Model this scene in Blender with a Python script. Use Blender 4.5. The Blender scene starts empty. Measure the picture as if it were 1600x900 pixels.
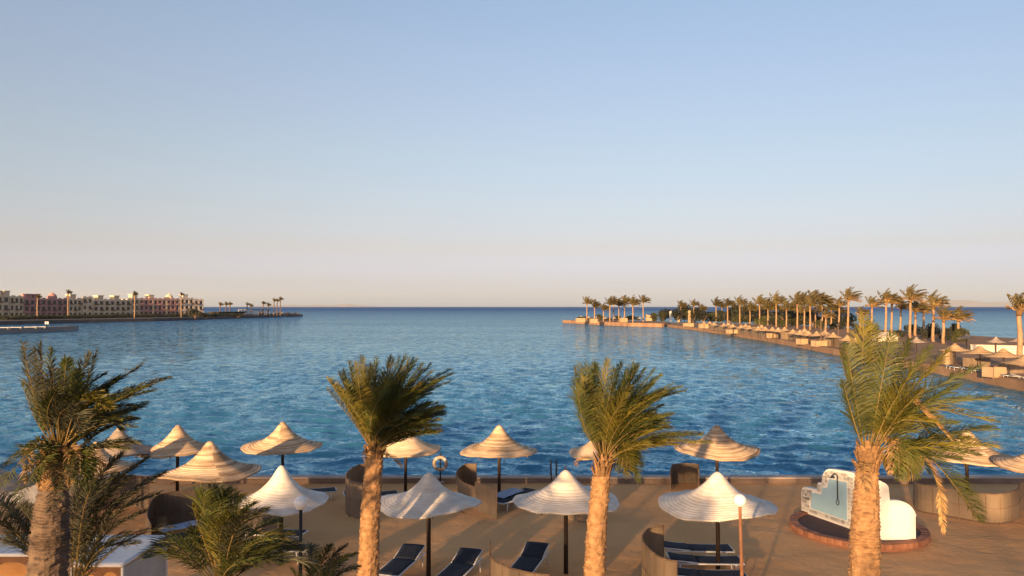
import bpy, bmesh, math, random
import numpy as np
from mathutils import Vector, Matrix, noise as mnoise
R = math.radians
rnd = random.Random(7)
S = bpy.context.scene
COL = S.collection

# ---------------------------------------------------------------- camera
CAMH, FPX, PITCH = 7.07, 1200.0, math.atan(29 / 1200)
cam_d = bpy.data.cameras.new('camera'); cam = bpy.data.objects.new('camera', cam_d); COL.objects.link(cam)
cam.location = (0, 0, CAMH); cam.rotation_euler = (R(90) + PITCH, 0, 0)
cam_d.sensor_width = 36; cam_d.lens = 36 * FPX / 1600; cam_d.clip_start = .1; cam_d.clip_end = 80000
S.camera = cam
S.render.resolution_x, S.render.resolution_y = 1024, 576

# ---------------------------------------------------------------- sky, sun, exposure
SUN_EL, SUN_AZ = 6.5, 204.5            # degrees; azimuth clockwise from +Y: behind the viewer, to the left
SKY_TINT = [(.0042, (.53, .86, 2.6)), (.0325, (.58, .65, 1.49)), (.0741, (.665, .57, .83)), (.1235, (.75, .635, .765)), (.1961, (.865, .722, .77)), (.2583, (.95, .775, .82)), (.3176, (1.0, .835, .87)), (.3723, (1.015, .875, .91))]
w = bpy.data.worlds.new('World'); S.world = w; w.use_nodes = True
nt = w.node_tree; nt.nodes.clear()
wo = nt.nodes.new('ShaderNodeOutputWorld'); bg = nt.nodes.new('ShaderNodeBackground')
sk = nt.nodes.new('ShaderNodeTexSky'); sk.sky_type = 'NISHITA'; sk.sun_disc = False
sk.sun_elevation = R(SUN_EL); sk.sun_rotation = R(SUN_AZ)
sk.air_density = 1.0; sk.dust_density = .8; sk.ozone_density = 1.6; sk.altitude = 0
tc = nt.nodes.new('ShaderNodeTexCoord'); sx = nt.nodes.new('ShaderNodeSeparateXYZ'); nt.links.new(tc.outputs['Generated'], sx.inputs[0])
mr = nt.nodes.new('ShaderNodeMapRange'); mr.inputs['From Max'].default_value = .4; nt.links.new(sx.outputs[2], mr.inputs['Value'])
rp = nt.nodes.new('ShaderNodeValToRGB'); rp.color_ramp.interpolation = 'EASE'       # dusty rose air low down, the same all round
for i, (z, c) in enumerate(SKY_TINT):
    e = rp.color_ramp.elements[0] if i == 0 else (rp.color_ramp.elements[1] if i == 1 else rp.color_ramp.elements.new(z / .4))
    e.position = z / .4; e.color = (*[q / 3 for q in c], 1)
rp.color_ramp.interpolation = 'LINEAR'
nt.links.new(mr.outputs[0], rp.inputs[0])
mm = nt.nodes.new('ShaderNodeMix'); mm.data_type = 'RGBA'; mm.blend_type = 'MULTIPLY'; mm.inputs[0].default_value = 1; mm.clamp_result = False
sc3 = nt.nodes.new('ShaderNodeVectorMath'); sc3.operation = 'SCALE'; sc3.inputs['Scale'].default_value = 3
nt.links.new(sk.outputs[0], mm.inputs[6]); nt.links.new(rp.outputs[0], mm.inputs[7]); nt.links.new(mm.outputs[2], sc3.inputs[0])
# the whole sky is a little warmer and brighter towards the sun's side
ax = nt.nodes.new('ShaderNodeVectorMath'); ax.operation = 'SCALE'; ax.inputs[0].default_value = (-.17, -.13, -.09); nt.links.new(sx.outputs[0], ax.inputs['Scale'])
a1 = nt.nodes.new('ShaderNodeVectorMath'); a1.operation = 'ADD'; a1.inputs[1].default_value = (1, 1, 1); nt.links.new(ax.outputs[0], a1.inputs[0])
m1 = nt.nodes.new('ShaderNodeVectorMath'); m1.operation = 'MULTIPLY'; nt.links.new(sc3.outputs[0], m1.inputs[0]); nt.links.new(a1.outputs[0], m1.inputs[1])
nt.links.new(m1.outputs[0], bg.inputs[0]); nt.links.new(bg.outputs[0], wo.inputs[0])
bg.inputs[1].default_value = .13
az = R(SUN_AZ); el = R(SUN_EL)
TO_SUN = Vector((math.sin(az) * math.cos(el), math.cos(az) * math.cos(el), math.sin(el)))
sun_d = bpy.data.lights.new('sun', 'SUN'); sun_d.energy = 5.0; sun_d.angle = R(1.0); sun_d.color = (1, .62, .30)
sun = bpy.data.objects.new('sun', sun_d); COL.objects.link(sun)
sun.rotation_euler = (-TO_SUN).to_track_quat('-Z', 'Y').to_euler(); sun.location = (-20, -30, 30)
vs = S.view_settings
vs.view_transform = 'Standard'; vs.look = 'None'; vs.gamma = 1; vs.use_curve_mapping = False; vs.exposure = 1.13

# ---------------------------------------------------------------- helpers
SEA_Z = -.8
def ray(u, v):
    a, b = (u - 800) / FPX, (450 - v) / FPX
    return Vector((a, math.cos(PITCH) - b * math.sin(PITCH), math.sin(PITCH) + b * math.cos(PITCH)))
def gp(u, v, z=0.0):                    # where the sight line of a photo point meets the level z
    d = ray(u, v); t = (z - CAMH) / d.z
    return Vector((d.x * t, d.y * t, z))
def dp(u, v, y):                        # the point of that sight line at the distance y
    d = ray(u, v); t = y / d.y
    return Vector((d.x * t, y, CAMH + d.z * t))

def tag(o, label=None, cat=None, group=None, kind=None):
    if label: o['label'] = label
    if cat: o['category'] = cat
    if group: o['group'] = group
    if kind: o['kind'] = kind
    return o
def empty(name, loc=(0, 0, 0), rz=0, label=None, cat=None, group=None):
    o = bpy.data.objects.new(name, None); COL.objects.link(o)
    o.location = loc; o.rotation_euler = (0, 0, rz); o.empty_display_size = .2
    return tag(o, label, cat, group)
def link(name, me, parent=None, loc=None, rot=None):
    o = bpy.data.objects.new(name, me); COL.objects.link(o)
    if parent: o.parent = parent
    if loc is not None: o.location = loc
    if rot is not None: o.rotation_euler = rot
    return o
KIDS = {}
def copy_tree(o, parent=None):
    c = o.copy(); COL.objects.link(c); c.parent = parent
    for ch in list(o.children): copy_tree(ch, c)
    return c

class MB:
    """collects shapes for one mesh"""
    def __init__(s): s.v = []; s.f = []; s.smooth = False
    def add(s, vs_, fs_):
        n = len(s.v); s.v += [tuple(p) for p in vs_]; s.f += [tuple(i + n for i in f) for f in fs_]; return s
    def box(s, a, b):
        x0, y0, z0 = a; x1, y1, z1 = b
        return s.add([(x0,y0,z0),(x1,y0,z0),(x1,y1,z0),(x0,y1,z0),(x0,y0,z1),(x1,y0,z1),(x1,y1,z1),(x0,y1,z1)],
                     [(0,3,2,1),(4,5,6,7),(0,1,5,4),(1,2,6,5),(2,3,7,6),(3,0,4,7)])
    def tube(s, pts, rad, n=8, cap=True):
        pts = [Vector(p) for p in pts]; N = len(pts)
        if not hasattr(rad, '__len__'): rad = [rad] * N
        vs_, fs_ = [], []; ref = None
        for i, p in enumerate(pts):
            t = (pts[min(i + 1, N - 1)] - pts[max(i - 1, 0)]).normalized()
            if ref is None: ref = Vector((1, 0, 0)) if abs(t.x) < .8 else Vector((0, 1, 0))
            a = (ref - t * ref.dot(t)).normalized(); b = t.cross(a); ref = a
            for k in range(n):
                q = 2 * math.pi * k / n
                vs_.append(p + (a * math.cos(q) + b * math.sin(q)) * rad[i])
        for i in range(N - 1):
            for k in range(n):
                k2 = (k + 1) % n
                fs_.append((i*n+k, i*n+k2, (i+1)*n+k2, (i+1)*n+k))
        if cap: fs_.append(tuple(range(n))[::-1]); fs_.append(tuple((N-1)*n + k for k in range(n)))
        return s.add(vs_, fs_)
    def lathe(s, prof, n=24, wob=None):
        vs_, fs_ = [], []
        for i, (r, z) in enumerate(prof):
            for k in range(n):
                q = 2 * math.pi * k / n
                dr, dz = wob(q, r) if wob else (0, 0)
                vs_.append(((r + dr) * math.cos(q), (r + dr) * math.sin(q), z + dz))
        for i in range(len(prof) - 1):
            for k in range(n):
                k2 = (k + 1) % n
                fs_.append((i*n+k, i*n+k2, (i+1)*n+k2, (i+1)*n+k))
        return s.add(vs_, fs_)
    def prism(s, poly, z0, z1):
        n = len(poly)
        vs_ = [(x, y, z0) for x, y in poly] + [(x, y, z1) for x, y in poly]
        return s.add(vs_, [tuple(range(n))[::-1], tuple(range(n, 2*n))] + [(i, (i+1) % n, n + (i+1) % n, n + i) for i in range(n)])
    def mesh(s, name, m):
        me = bpy.data.meshes.new(name); me.from_pydata(s.v, [], s.f); me.update()
        ms = m if isinstance(m, (list, tuple)) else [m]
        for q in ms: me.materials.append(q)
        if s.smooth: me.shade_smooth()
        return me
    def build(s, name, m, parent=None, loc=None, rot=None, bevel=0):
        o = link(name, s.mesh(name, m), parent, loc, rot)
        if bevel:
            b = o.modifiers.new('bevel', 'BEVEL'); b.width = bevel; b.segments = 2; b.limit_method = 'ANGLE'
        return o

# ---------------------------------------------------------------- materials
def mat(name, c1, c2=None, scale=3., rough=.8, bump=0., bscale=None, c3=None, stretch=(1, 1, 1), detail=6, trans=0., rand=0., spec=.3, metal=0.):
    m = bpy.data.materials.new(name); m.use_nodes = True
    t = m.node_tree; L = t.links.new; N = t.nodes.new
    b = t.nodes['Principled BSDF']
    b.inputs['Roughness'].default_value = rough; b.inputs['Specular IOR Level'].default_value = spec
    b.inputs['Metallic'].default_value = metal
    tc = N('ShaderNodeTexCoord'); mp = N('ShaderNodeMapping'); mp.inputs['Scale'].default_value = stretch
    L(tc.outputs['Object'], mp.inputs[0])
    nz = N('ShaderNodeTexNoise'); nz.inputs['Scale'].default_value = scale; nz.inputs['Detail'].default_value = detail
    nz.inputs['Roughness'].default_value = .6
    L(mp.outputs[0], nz.inputs['Vector'])
    rp = N('ShaderNodeValToRGB'); e = rp.color_ramp.elements
    c2 = c2 or tuple(x * .75 for x in c1)
    e[0].position = .32; e[0].color = (*c2, 1); e[1].position = .66; e[1].color = (*c1, 1)
    if c3:
        q = rp.color_ramp.elements.new(.8); q.color = (*c3, 1)
    L(nz.outputs['Fac'], rp.inputs[0])
    out = rp.outputs[0]
    if rand:
        oi = N('ShaderNodeObjectInfo'); mr = N('ShaderNodeMapRange')
        mr.inputs['To Min'].default_value = 1 - rand; mr.inputs['To Max'].default_value = 1 + rand
        L(oi.outputs['Random'], mr.inputs['Value'])
        hs = N('ShaderNodeHueSaturation'); L(mr.outputs[0], hs.inputs['Value']); L(out, hs.inputs['Color']); out = hs.outputs[0]
    L(out, b.inputs['Base Color'])
    if bump:
        n2 = N('ShaderNodeTexNoise'); n2.inputs['Scale'].default_value = bscale or scale * 4; n2.inputs['Detail'].default_value = 8
        L(mp.outputs[0], n2.inputs['Vector'])
        bm_ = N('ShaderNodeBump'); bm_.inputs['Strength'].default_value = bump; bm_.inputs['Distance'].default_value = .02
        L(n2.outputs['Fac'], bm_.inputs['Height']); L(bm_.outputs[0], b.inputs['Normal'])
    if trans:
        tr = N('ShaderNodeBsdfTranslucent'); L(out, tr.inputs['Color'])
        mx = N('ShaderNodeMixShader'); mx.inputs[0].default_value = trans
        L(b.outputs[0], mx.inputs[1]); L(tr.outputs[0], mx.inputs[2]); L(mx.outputs[0], t.nodes['Material Output'].inputs[0])
    return m

M = {}
M['sand'] = mat('packed_sand', (.79, .425, .175), (.62, .325, .13), .3, .95, .9, 7, c3=(.80, .46, .21), detail=10)
M['sand_far'] = mat('beach_sand', (.36, .21, .115), (.22, .13, .07), .12, .95, c3=(.42, .27, .16), detail=8)
M['kerb'] = mat('sea_wall_stone', (.27, .20, .16), (.17, .125, .10), 1.2, .9, .5, 14)
M['quay'] = mat('quay_stone', (.36, .22, .13), (.22, .13, .08), .4, .9)
M['trunk'] = mat('palm_bark', (.40, .235, .115), (.20, .11, .052), 9, .95, .7, 30, c3=(.45, .29, .16))
M['trunk_dark'] = mat('palm_bark_shade', (.17, .12, .085), (.085, .06, .045), 7, .95, .7, 30)  # bark darkened: shade on the left trunk is put into the colour
M['boot'] = mat('leaf_base_fibre', (.30, .17, .08), (.13, .075, .038), 14, .95, .5, 40, rand=.35)
M['frond'] = mat('palm_leaf', (.105, .112, .024), (.045, .060, .015), 2.5, .55, trans=.25, rand=.4, spec=.35)
M['stalk'] = mat('leaf_stalk', (.22, .155, .055), (.13, .095, .035), 3, .6)
M['frond_yellow'] = mat('palm_leaf_yellow_lit', (.20, .165, .028), (.105, .105, .02), 2.5, .55, trans=.28, rand=.25)  # yellow leaves; sunlight on the lit fronds is put into this colour
M['frond_dry'] = mat('palm_leaf_dry', (.42, .27, .12), (.24, .14, .06), 4, .85, trans=.15, rand=.25)
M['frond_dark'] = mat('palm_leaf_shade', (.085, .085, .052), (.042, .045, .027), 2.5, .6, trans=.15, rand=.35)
M['frond_far'] = mat('palm_leaf_far', (.165, .125, .045), (.075, .062, .026), 1.2, .8, trans=.15, rand=.35)
M['trunk_far'] = mat('palm_bark_far', (.40, .26, .15), (.24, .15, .09), 1.5, .95)
M['bush'] = mat('bush_leaf', (.085, .085, .032), (.042, .048, .018), .9, .8, trans=.15, rand=.3)
M['bush_dark'] = mat('bush_leaf_dark', (.042, .045, .030), (.02, .024, .016), .9, .8, trans=.1, rand=.3)
M['pole'] = mat('dark_wood_pole', (.055, .034, .024), (.026, .017, .013), 8, .7, .3, 40, stretch=(1, 1, .15))
M['pole_orange'] = mat('orange_pole', (.42, .20, .10), (.33, .15, .075), 5, .6)  # plain orange pole colour
M['pole_black'] = mat('black_pole', (.02, .018, .017), None, 5, .5)
M['rib'] = mat('rib_wood', (.20, .13, .08), None, 8, .8)
M['white_metal'] = mat('white_frame', (.75, .75, .74), (.62, .62, .62), 5, .4, spec=.5)
M['navy'] = mat('navy_canvas', (.028, .036, .054), (.018, .023, .036), 9, .85, .25, 120)
M['towel'] = mat('blue_white_towel', (.42, .52, .68), (.28, .38, .55), 3, .95, .3, 60)
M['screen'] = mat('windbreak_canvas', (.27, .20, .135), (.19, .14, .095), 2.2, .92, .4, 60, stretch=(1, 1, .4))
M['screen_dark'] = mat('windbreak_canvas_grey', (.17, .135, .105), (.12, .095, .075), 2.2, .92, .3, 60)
M['screen_cream'] = mat('windbreak_cream', (.46, .33, .20), (.38, .265, .155), .8, .92)
M['wood'] = mat('weathered_wood', (.25, .165, .10), (.15, .095, .06), 6, .85, .3, 30, stretch=(1, 1, .2))
M['white'] = mat('white_plaster', (.76, .74, .70), (.66, .63, .58), 2.2, .8, .2, 30)
M['tile_blue'] = mat('pale_blue_tile', (.36, .56, .66), (.32, .51, .62), 3, .35, spec=.5)
M['tile_grey'] = mat('mosaic_tile', (.52, .50, .46), (.40, .39, .37), 9, .5, rand=.3)
M['brick'] = mat('terracotta_brick', (.36, .165, .095), (.26, .115, .07), 5, .9, .4, 40, rand=.25)
M['maroon'] = mat('maroon_floor', (.10, .05, .045), (.075, .038, .035), 4, .7)
M['steel'] = mat('dark_steel', (.10, .10, .10), None, 6, .35, metal=.8, spec=.5)
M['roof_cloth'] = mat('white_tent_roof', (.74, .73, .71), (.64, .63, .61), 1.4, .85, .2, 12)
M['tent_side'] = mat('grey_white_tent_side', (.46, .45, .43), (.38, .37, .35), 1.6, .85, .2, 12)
M['orange'] = mat('orange_tent_wall', (.52, .27, .10), (.42, .20, .07), 2.0, .85)
M['orange_dark'] = mat('brown_border', (.24, .12, .06), None, 5, .85)
M['cloth_white'] = mat('white_sheet', (.75, .75, .76), (.6, .6, .62), 3, .9, trans=.2)
M['red'] = mat('red_towel', (.50, .03, .06), (.38, .02, .045), 5, .9)
M['buoy'] = mat('lifebuoy_straw', (.50, .40, .29), (.36, .27, .19), 9, .8)
M['rock'] = mat('shore_rock', (.26, .20, .16), (.13, .10, .085), .8, .95, .5, 4, rand=.3)
M['conc'] = mat('jetty_concrete', (.30, .27, .24), (.20, .18, .165), .3, .9)
M['pink'] = mat('pink_plaster', (.56, .29, .25), (.47, .235, .205), .25, .9)
M['cream'] = mat('cream_plaster', (.80, .60, .40), (.70, .51, .33), .25, .9)
M['pale'] = mat('pale_plaster', (.62, .54, .46), (.52, .45, .38), .25, .9)
M['glass'] = mat('dark_window', (.065, .05, .05), (.04, .032, .034), 1, .25, spec=.5)
M['shutter'] = mat('brown_window_frame', (.16, .085, .06), None, 3, .7)
M['hill'] = mat('desert_hill', (.40, .27, .21), (.30, .20, .16), .0004, .95)
M['dark'] = mat('dark_thatch', (.06, .05, .042), (.035, .03, .026), 1.5, .9)

def straw(name, base, dark, pale, bands=9.):
    """woven palm straw sewn in rings round the axis"""
    m = bpy.data.materials.new(name); m.use_nodes = True
    t = m.node_tree; L = t.links.new; N = t.nodes.new; b = t.nodes['Principled BSDF']
    b.inputs['Roughness'].default_value = .9; b.inputs['Specular IOR Level'].default_value = .15
    tc = N('ShaderNodeTexCoord'); sp = N('ShaderNodeSeparateXYZ'); L(tc.outputs['Object'], sp.inputs[0])
    cx = N('ShaderNodeCombineXYZ'); L(sp.outputs[0], cx.inputs[0]); L(sp.outputs[1], cx.inputs[1])
    ln = N('ShaderNodeVectorMath'); ln.operation = 'LENGTH'; L(cx.outputs[0], ln.inputs[0])
    at = N('ShaderNodeMath'); at.operation = 'ARCTAN2'; L(sp.outputs[1], at.inputs[0]); L(sp.outputs[0], at.inputs[1])
    oi = N('ShaderNodeObjectInfo')
    sd = N('ShaderNodeMath'); sd.operation = 'MULTIPLY'; sd.inputs[1].default_value = 37; L(oi.outputs['Random'], sd.inputs[0])
    v1 = N('ShaderNodeCombineXYZ'); L(ln.outputs['Value'], v1.inputs[0]); L(sd.outputs[0], v1.inputs[1])
    v1s = N('ShaderNodeMath'); v1s.operation = 'MULTIPLY'; v1s.inputs[1].default_value = .02; L(at.outputs[0], v1s.inputs[0]); L(v1s.outputs[0], v1.inputs[2])
    n1 = N('ShaderNodeTexNoise'); n1.inputs['Scale'].default_value = bands; n1.inputs['Detail'].default_value = 3; L(v1.outputs[0], n1.inputs['Vector'])
    n2 = N('ShaderNodeTexNoise'); n2.inputs['Scale'].default_value = 3.5; n2.inputs['Detail'].default_value = 8; L(tc.outputs['Object'], n2.inputs['Vector'])
    r1 = N('ShaderNodeValToRGB'); e = r1.color_ramp.elements
    e[0].position = .36; e[0].color = (*dark, 1); e[1].position = .68; e[1].color = (*pale, 1)
    q = r1.color_ramp.elements.new(.5); q.color = (*base, 1)
    L(n1.outputs['Fac'], r1.inputs[0])
    mx = N('ShaderNodeMix'); mx.data_type = 'RGBA'; mx.blend_type = 'MULTIPLY'; mx.inputs[0].default_value = 1
    r2 = N('ShaderNodeValToRGB'); e = r2.color_ramp.elements
    e[0].position = .25; e[0].color = (.80, .77, .74, 1); e[1].position = .6; e[1].color = (1, 1, 1, 1)
    L(n2.outputs['Fac'], r2.inputs[0]); L(r1.outputs[0], mx.inputs[6]); L(r2.outputs[0], mx.inputs[7]); L(mx.outputs[2], b.inputs['Base Color'])
    wv = N('ShaderNodeCombineXYZ'); L(at.outputs[0], wv.inputs[0]); L(ln.outputs['Value'], wv.inputs[1])
    n3 = N('ShaderNodeTexNoise'); n3.inputs['Scale'].default_value = 26; n3.inputs['Detail'].default_value = 6; L(wv.outputs[0], n3.inputs['Vector'])
    bp = N('ShaderNodeBump'); bp.inputs['Strength'].default_value = .35; bp.inputs['Distance'].default_value = .015
    L(n3.outputs['Fac'], bp.inputs['Height']); L(bp.outputs[0], b.inputs['Normal'])
    return m
M['straw_tan'] = straw('straw_tan', (.50, .36, .23), (.27, .19, .125), (.70, .55, .39), 11)
M['straw_pale'] = straw('straw_whitish', (.70, .65, .58), (.665, .61, .54), (.73, .685, .615), 9)  # paler straw of the front-row umbrellas
M['straw_cream'] = straw('straw_cream', (.60, .46, .31), (.50, .37, .24), (.68, .55, .40), 6)
M['straw_grey'] = straw('straw_grey', (.33, .27, .22), (.22, .18, .145), (.45, .38, .31), 9)
M['straw_far'] = straw('straw_brown', (.40, .28, .165), (.28, .19, .11), (.50, .36, .23), 9)

# ================================================================ SETTING
def structure(name, mb, m, smooth=False):
    mb.smooth = smooth
    return tag(mb.build(name, m), kind='structure')

# beach: one fine sheet with gentle humps and footprints
def grid_mesh(name, X, Y, Z, m):
    ny, nx = X.shape
    co = np.stack([X, Y, Z], -1).reshape(-1, 3).astype(np.float32)
    i = np.arange(ny * nx).reshape(ny, nx)
    q = np.stack([i[:-1, :-1], i[:-1, 1:], i[1:, 1:], i[1:, :-1]], -1).reshape(-1, 4)
    me = bpy.data.meshes.new(name)
    me.vertices.add(len(co)); me.vertices.foreach_set('co', co.ravel())
    me.loops.add(q.size); me.loops.foreach_set('vertex_index', q.ravel().astype(np.int32))
    me.polygons.add(len(q)); me.polygons.foreach_set('loop_start', np.arange(0, q.size, 4, dtype=np.int32))
    me.update(calc_edges=True); me.materials.append(m); me.shade_smooth()
    return me

def beach():
    X = np.concatenate([np.arange(-48, -15, .8), np.arange(-15, 18, .075), np.arange(18, 48.5, .8)])
    Y = np.concatenate([np.arange(-6, 17, .6), np.linspace(17, 31.05, 190)])
    nx, ny = len(X), len(Y); Z = np.zeros((ny, nx))
    for j, y in enumerate(Y):
        for i, x in enumerate(X):
            Z[j, i] = .05 * mnoise.noise((x * .22, y * .3, 0)) + .02 * mnoise.noise((x * 1.1, y * 1.3, 4)) + .010 * min(0, mnoise.noise((x * 2.6, y * 2.6, 9)) - .15) - .02
    rs = random.Random(77)
    for tr in range(45):                                     # lines of footprints
        x, y, a = rs.uniform(-14, 17), rs.uniform(18, 30.5), rs.choice((0, math.pi)) + rs.gauss(0, .5)
        for st_ in range(rs.randint(12, 40)):
            a += rs.gauss(0, .07); x += .62 * math.cos(a); y += .62 * math.sin(a); sd = .11 * (-1) ** st_
            fx, fy = x - math.sin(a) * sd, y + math.cos(a) * sd
            if not (-14 < fx < 17 and 17.5 < fy < 30.6): break
            i0, i1 = np.searchsorted(X, (fx - .35, fx + .35)); j0, j1 = np.searchsorted(Y, (fy - .35, fy + .35))
            gx, gy = np.meshgrid(X[i0:i1] - fx, Y[j0:j1] - fy); u = gx * math.cos(a) + gy * math.sin(a); v = -gx * math.sin(a) + gy * math.cos(a)
            r = np.sqrt((u / .17) ** 2 + (v / .085) ** 2)
            Z[j0:j1, i0:i1] += rs.uniform(.12, .32) * (-.045 * np.exp(-r ** 2 * 1.4) + .016 * np.exp(-((r - 1.5) / .45) ** 2))
    gx, gy = np.meshgrid(X, Y)
    tag(link('beach', grid_mesh('beach', gx, gy, Z, M['sand'])), kind='structure')
beach()
k = MB()
k.box((-50, 31.0, -2.6), (50, 31.42, .17))
structure('sea_wall', k, M['kerb'])
k = MB(); k.box((-50, 30.97, .173), (50, 31.46, .215)); structure('sea_wall_coping', k, mat('coping', (.46, .39, .34), (.36, .30, .26), 1.5, .8))

# sea: world-space wind waves on a grid that coarsens with distance
def waves(X, Y, sp):
    rg = np.random.RandomState(3)
    H = np.zeros_like(X); DX = np.zeros_like(X); DY = np.zeros_like(X)
    for i in range(130):
        lam = .42 * (3.4 / .42) ** rg.rand()
        th = R(74) + rg.normal() * R(27)
        kx, ky = 2*math.pi/lam*math.cos(th), 2*math.pi/lam*math.sin(th)
        amp = .0043 * lam ** .70 * (.6 + .8 * rg.rand()) * (1 if lam < 5 else .6)
        att = np.clip((lam / sp - 3) / 4, 0, 1)
        ph = kx * X + ky * Y + rg.rand() * 6.283
        c = amp * att
        H += c * np.cos(ph); DX -= .8 * c * math.cos(th) * np.sin(ph); DY -= .8 * c * math.sin(th) * np.sin(ph)
    g = .9 + .2 * np.sin(X * .043 + 1.3 + .6 * np.sin(Y * .021)) * np.sin(Y * .031 + .5 * np.sin(X * .05))   # gust patches
    return X + DX * g, Y + DY * g, H * g

def sea_material():
    m = bpy.data.materials.new('sea_water'); m.use_nodes = True
    t = m.node_tree; L = t.links.new; N = t.nodes.new; b = t.nodes['Principled BSDF']
    tc = N('ShaderNodeTexCoord'); sp = N('ShaderNodeSeparateXYZ'); L(tc.outputs['Object'], sp.inputs[0])
    nz = N('ShaderNodeTexNoise'); nz.inputs['Scale'].default_value = .012; nz.inputs['Detail'].default_value = 5; L(tc.outputs['Object'], nz.inputs['Vector'])
    ad = N('ShaderNodeMath'); ad.operation = 'MULTIPLY_ADD'; ad.inputs[1].default_value = 14; L(nz.outputs['Fac'], ad.inputs[0]); L(sp.outputs[1], ad.inputs[2])
    lg = N('ShaderNodeMath'); lg.operation = 'LOGARITHM'; lg.inputs[1].default_value = 10; L(ad.outputs[0], lg.inputs[0])
    mr = N('ShaderNodeMapRange'); mr.inputs['From Min'].default_value = 1.55; mr.inputs['From Max'].default_value = 3.3; L(lg.outputs[0], mr.inputs['Value'])
    rp = N('ShaderNodeValToRGB'); e = rp.color_ramp.elements            # shallow over sand by the wall, deep further out
    e[0].position = 0; e[0].color = (*SEA_COL[0], 1); e[1].position = 1; e[1].color = (*SEA_COL[2], 1)
    q = rp.color_ramp.elements.new(.45); q.color = (*SEA_COL[1], 1)
    L(mr.outputs[0], rp.inputs[0])
    # ripples too small for the mesh: facets leaning with the wind chop
    mp = N('ShaderNodeMapping'); mp.inputs['Rotation'].default_value = (0, 0, R(38)); mp.inputs['Scale'].default_value = (1, 1.7, 1); L(tc.outputs['Object'], mp.inputs[0])
    n1 = N('ShaderNodeTexNoise'); n1.inputs['Scale'].default_value = 4.4; n1.inputs['Detail'].default_value = 4; n1.inputs['Roughness'].default_value = .6; L(mp.outputs[0], n1.inputs['Vector'])
    sb = N('ShaderNodeVectorMath'); sb.operation = 'SUBTRACT'; sb.inputs[1].default_value = (.5, .5, .5); L(n1.outputs['Color'], sb.inputs[0])
    mp2 = N('ShaderNodeMapping'); mp2.inputs['Scale'].default_value = (.35, 1, 1); L(tc.outputs['Object'], mp2.inputs[0])
    n2 = N('ShaderNodeTexNoise'); n2.inputs['Scale'].default_value = .02; n2.inputs['Detail'].default_value = 6; L(mp2.outputs[0], n2.inputs['Vector'])
    kr = N('ShaderNodeMapRange'); kr.inputs['From Min'].default_value = .35; kr.inputs['From Max'].default_value = .65; kr.inputs['To Min'].default_value = .55; kr.inputs['To Max'].default_value = 1.25; L(n2.outputs['Fac'], kr.inputs['Value'])
    scn = N('ShaderNodeVectorMath'); scn.operation = 'SCALE'; mp4 = N('ShaderNodeMapping'); mp4.inputs['Scale'].default_value = (1, .55, 1); L(tc.outputs['Object'], mp4.inputs[0])
    n4 = N('ShaderNodeTexNoise'); n4.inputs['Scale'].default_value = .95; n4.inputs['Detail'].default_value = 3; L(mp4.outputs[0], n4.inputs['Vector'])
    s4 = N('ShaderNodeVectorMath'); s4.operation = 'SUBTRACT'; s4.inputs[1].default_value = (.5, .5, .5); L(n4.outputs['Color'], s4.inputs[0]); s5 = N('ShaderNodeVectorMath'); s5.operation = 'SCALE'; s5.inputs['Scale'].default_value = .8; L(s4.outputs[0], s5.inputs[0])
    a4 = N('ShaderNodeVectorMath'); a4.operation = 'ADD'; L(s5.outputs[0], a4.inputs[0]); L(sb.outputs[0], a4.inputs[1]); L(a4.outputs[0], scn.inputs[0]); L(kr.outputs[0], scn.inputs['Scale'])
    fl = N('ShaderNodeVectorMath'); fl.operation = 'MULTIPLY'; fl.inputs[1].default_value = (1, 1, 0); L(scn.outputs[0], fl.inputs[0])
    ge = N('ShaderNodeNewGeometry'); an = N('ShaderNodeVectorMath'); an.operation = 'ADD'; L(ge.outputs['Normal'], an.inputs[0]); L(fl.outputs[0], an.inputs[1])
    nn = N('ShaderNodeVectorMath'); nn.operation = 'NORMALIZE'; L(an.outputs[0], nn.inputs[0]); # body colour plus a mirror of the sky; choppy open water mirrors less of it than the bay
    df = N('ShaderNodeBsdfDiffuse'); gl = N('ShaderNodeBsdfGlossy'); gl.inputs['Roughness'].default_value = .045; gl.inputs['Color'].default_value = (.62, .89, 1, 1); mx = N('ShaderNodeMixShader')
    L(rp.outputs[0], df.inputs['Color']); L(nn.outputs[0], gl.inputs['Normal'])
    fr = N('ShaderNodeFresnel'); fr.inputs['IOR'].default_value = 1.45; L(nn.outputs[0], fr.inputs['Normal'])
    cp = N('ShaderNodeMapRange'); cp.inputs['From Min'].default_value = .35; cp.inputs['From Max'].default_value = 1; cp.inputs['To Min'].default_value = SEA_CAP[0]; cp.inputs['To Max'].default_value = SEA_CAP[1]; L(mr.outputs[0], cp.inputs['Value'])
    mi = N('ShaderNodeMath'); mi.operation = 'MINIMUM'; L(fr.outputs[0], mi.inputs[0]); L(cp.outputs[0], mi.inputs[1])
    mp3 = N('ShaderNodeMapping'); mp3.inputs['Rotation'].default_value = (0, 0, R(-8)); mp3.inputs['Scale'].default_value = (1, .42, 1); L(tc.outputs['Object'], mp3.inputs[0])
    n3 = N('ShaderNodeTexNoise'); n3.inputs['Scale'].default_value = .5; n3.inputs['Detail'].default_value = 7; n3.inputs['Roughness'].default_value = .78; L(mp3.outputs[0], n3.inputs['Vector'])
    k3 = N('ShaderNodeMapRange'); k3.inputs['From Min'].default_value = .34; k3.inputs['From Max'].default_value = .66; k3.inputs['To Min'].default_value = .62; k3.inputs['To Max'].default_value = 1.12; L(n3.outputs['Fac'], k3.inputs['Value'])
    mk = N('ShaderNodeMath'); mk.operation = 'MULTIPLY'; L(mi.outputs[0], mk.inputs[0]); L(k3.outputs[0], mk.inputs[1])      # cat's-paws: ruffled lanes mirror less
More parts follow.
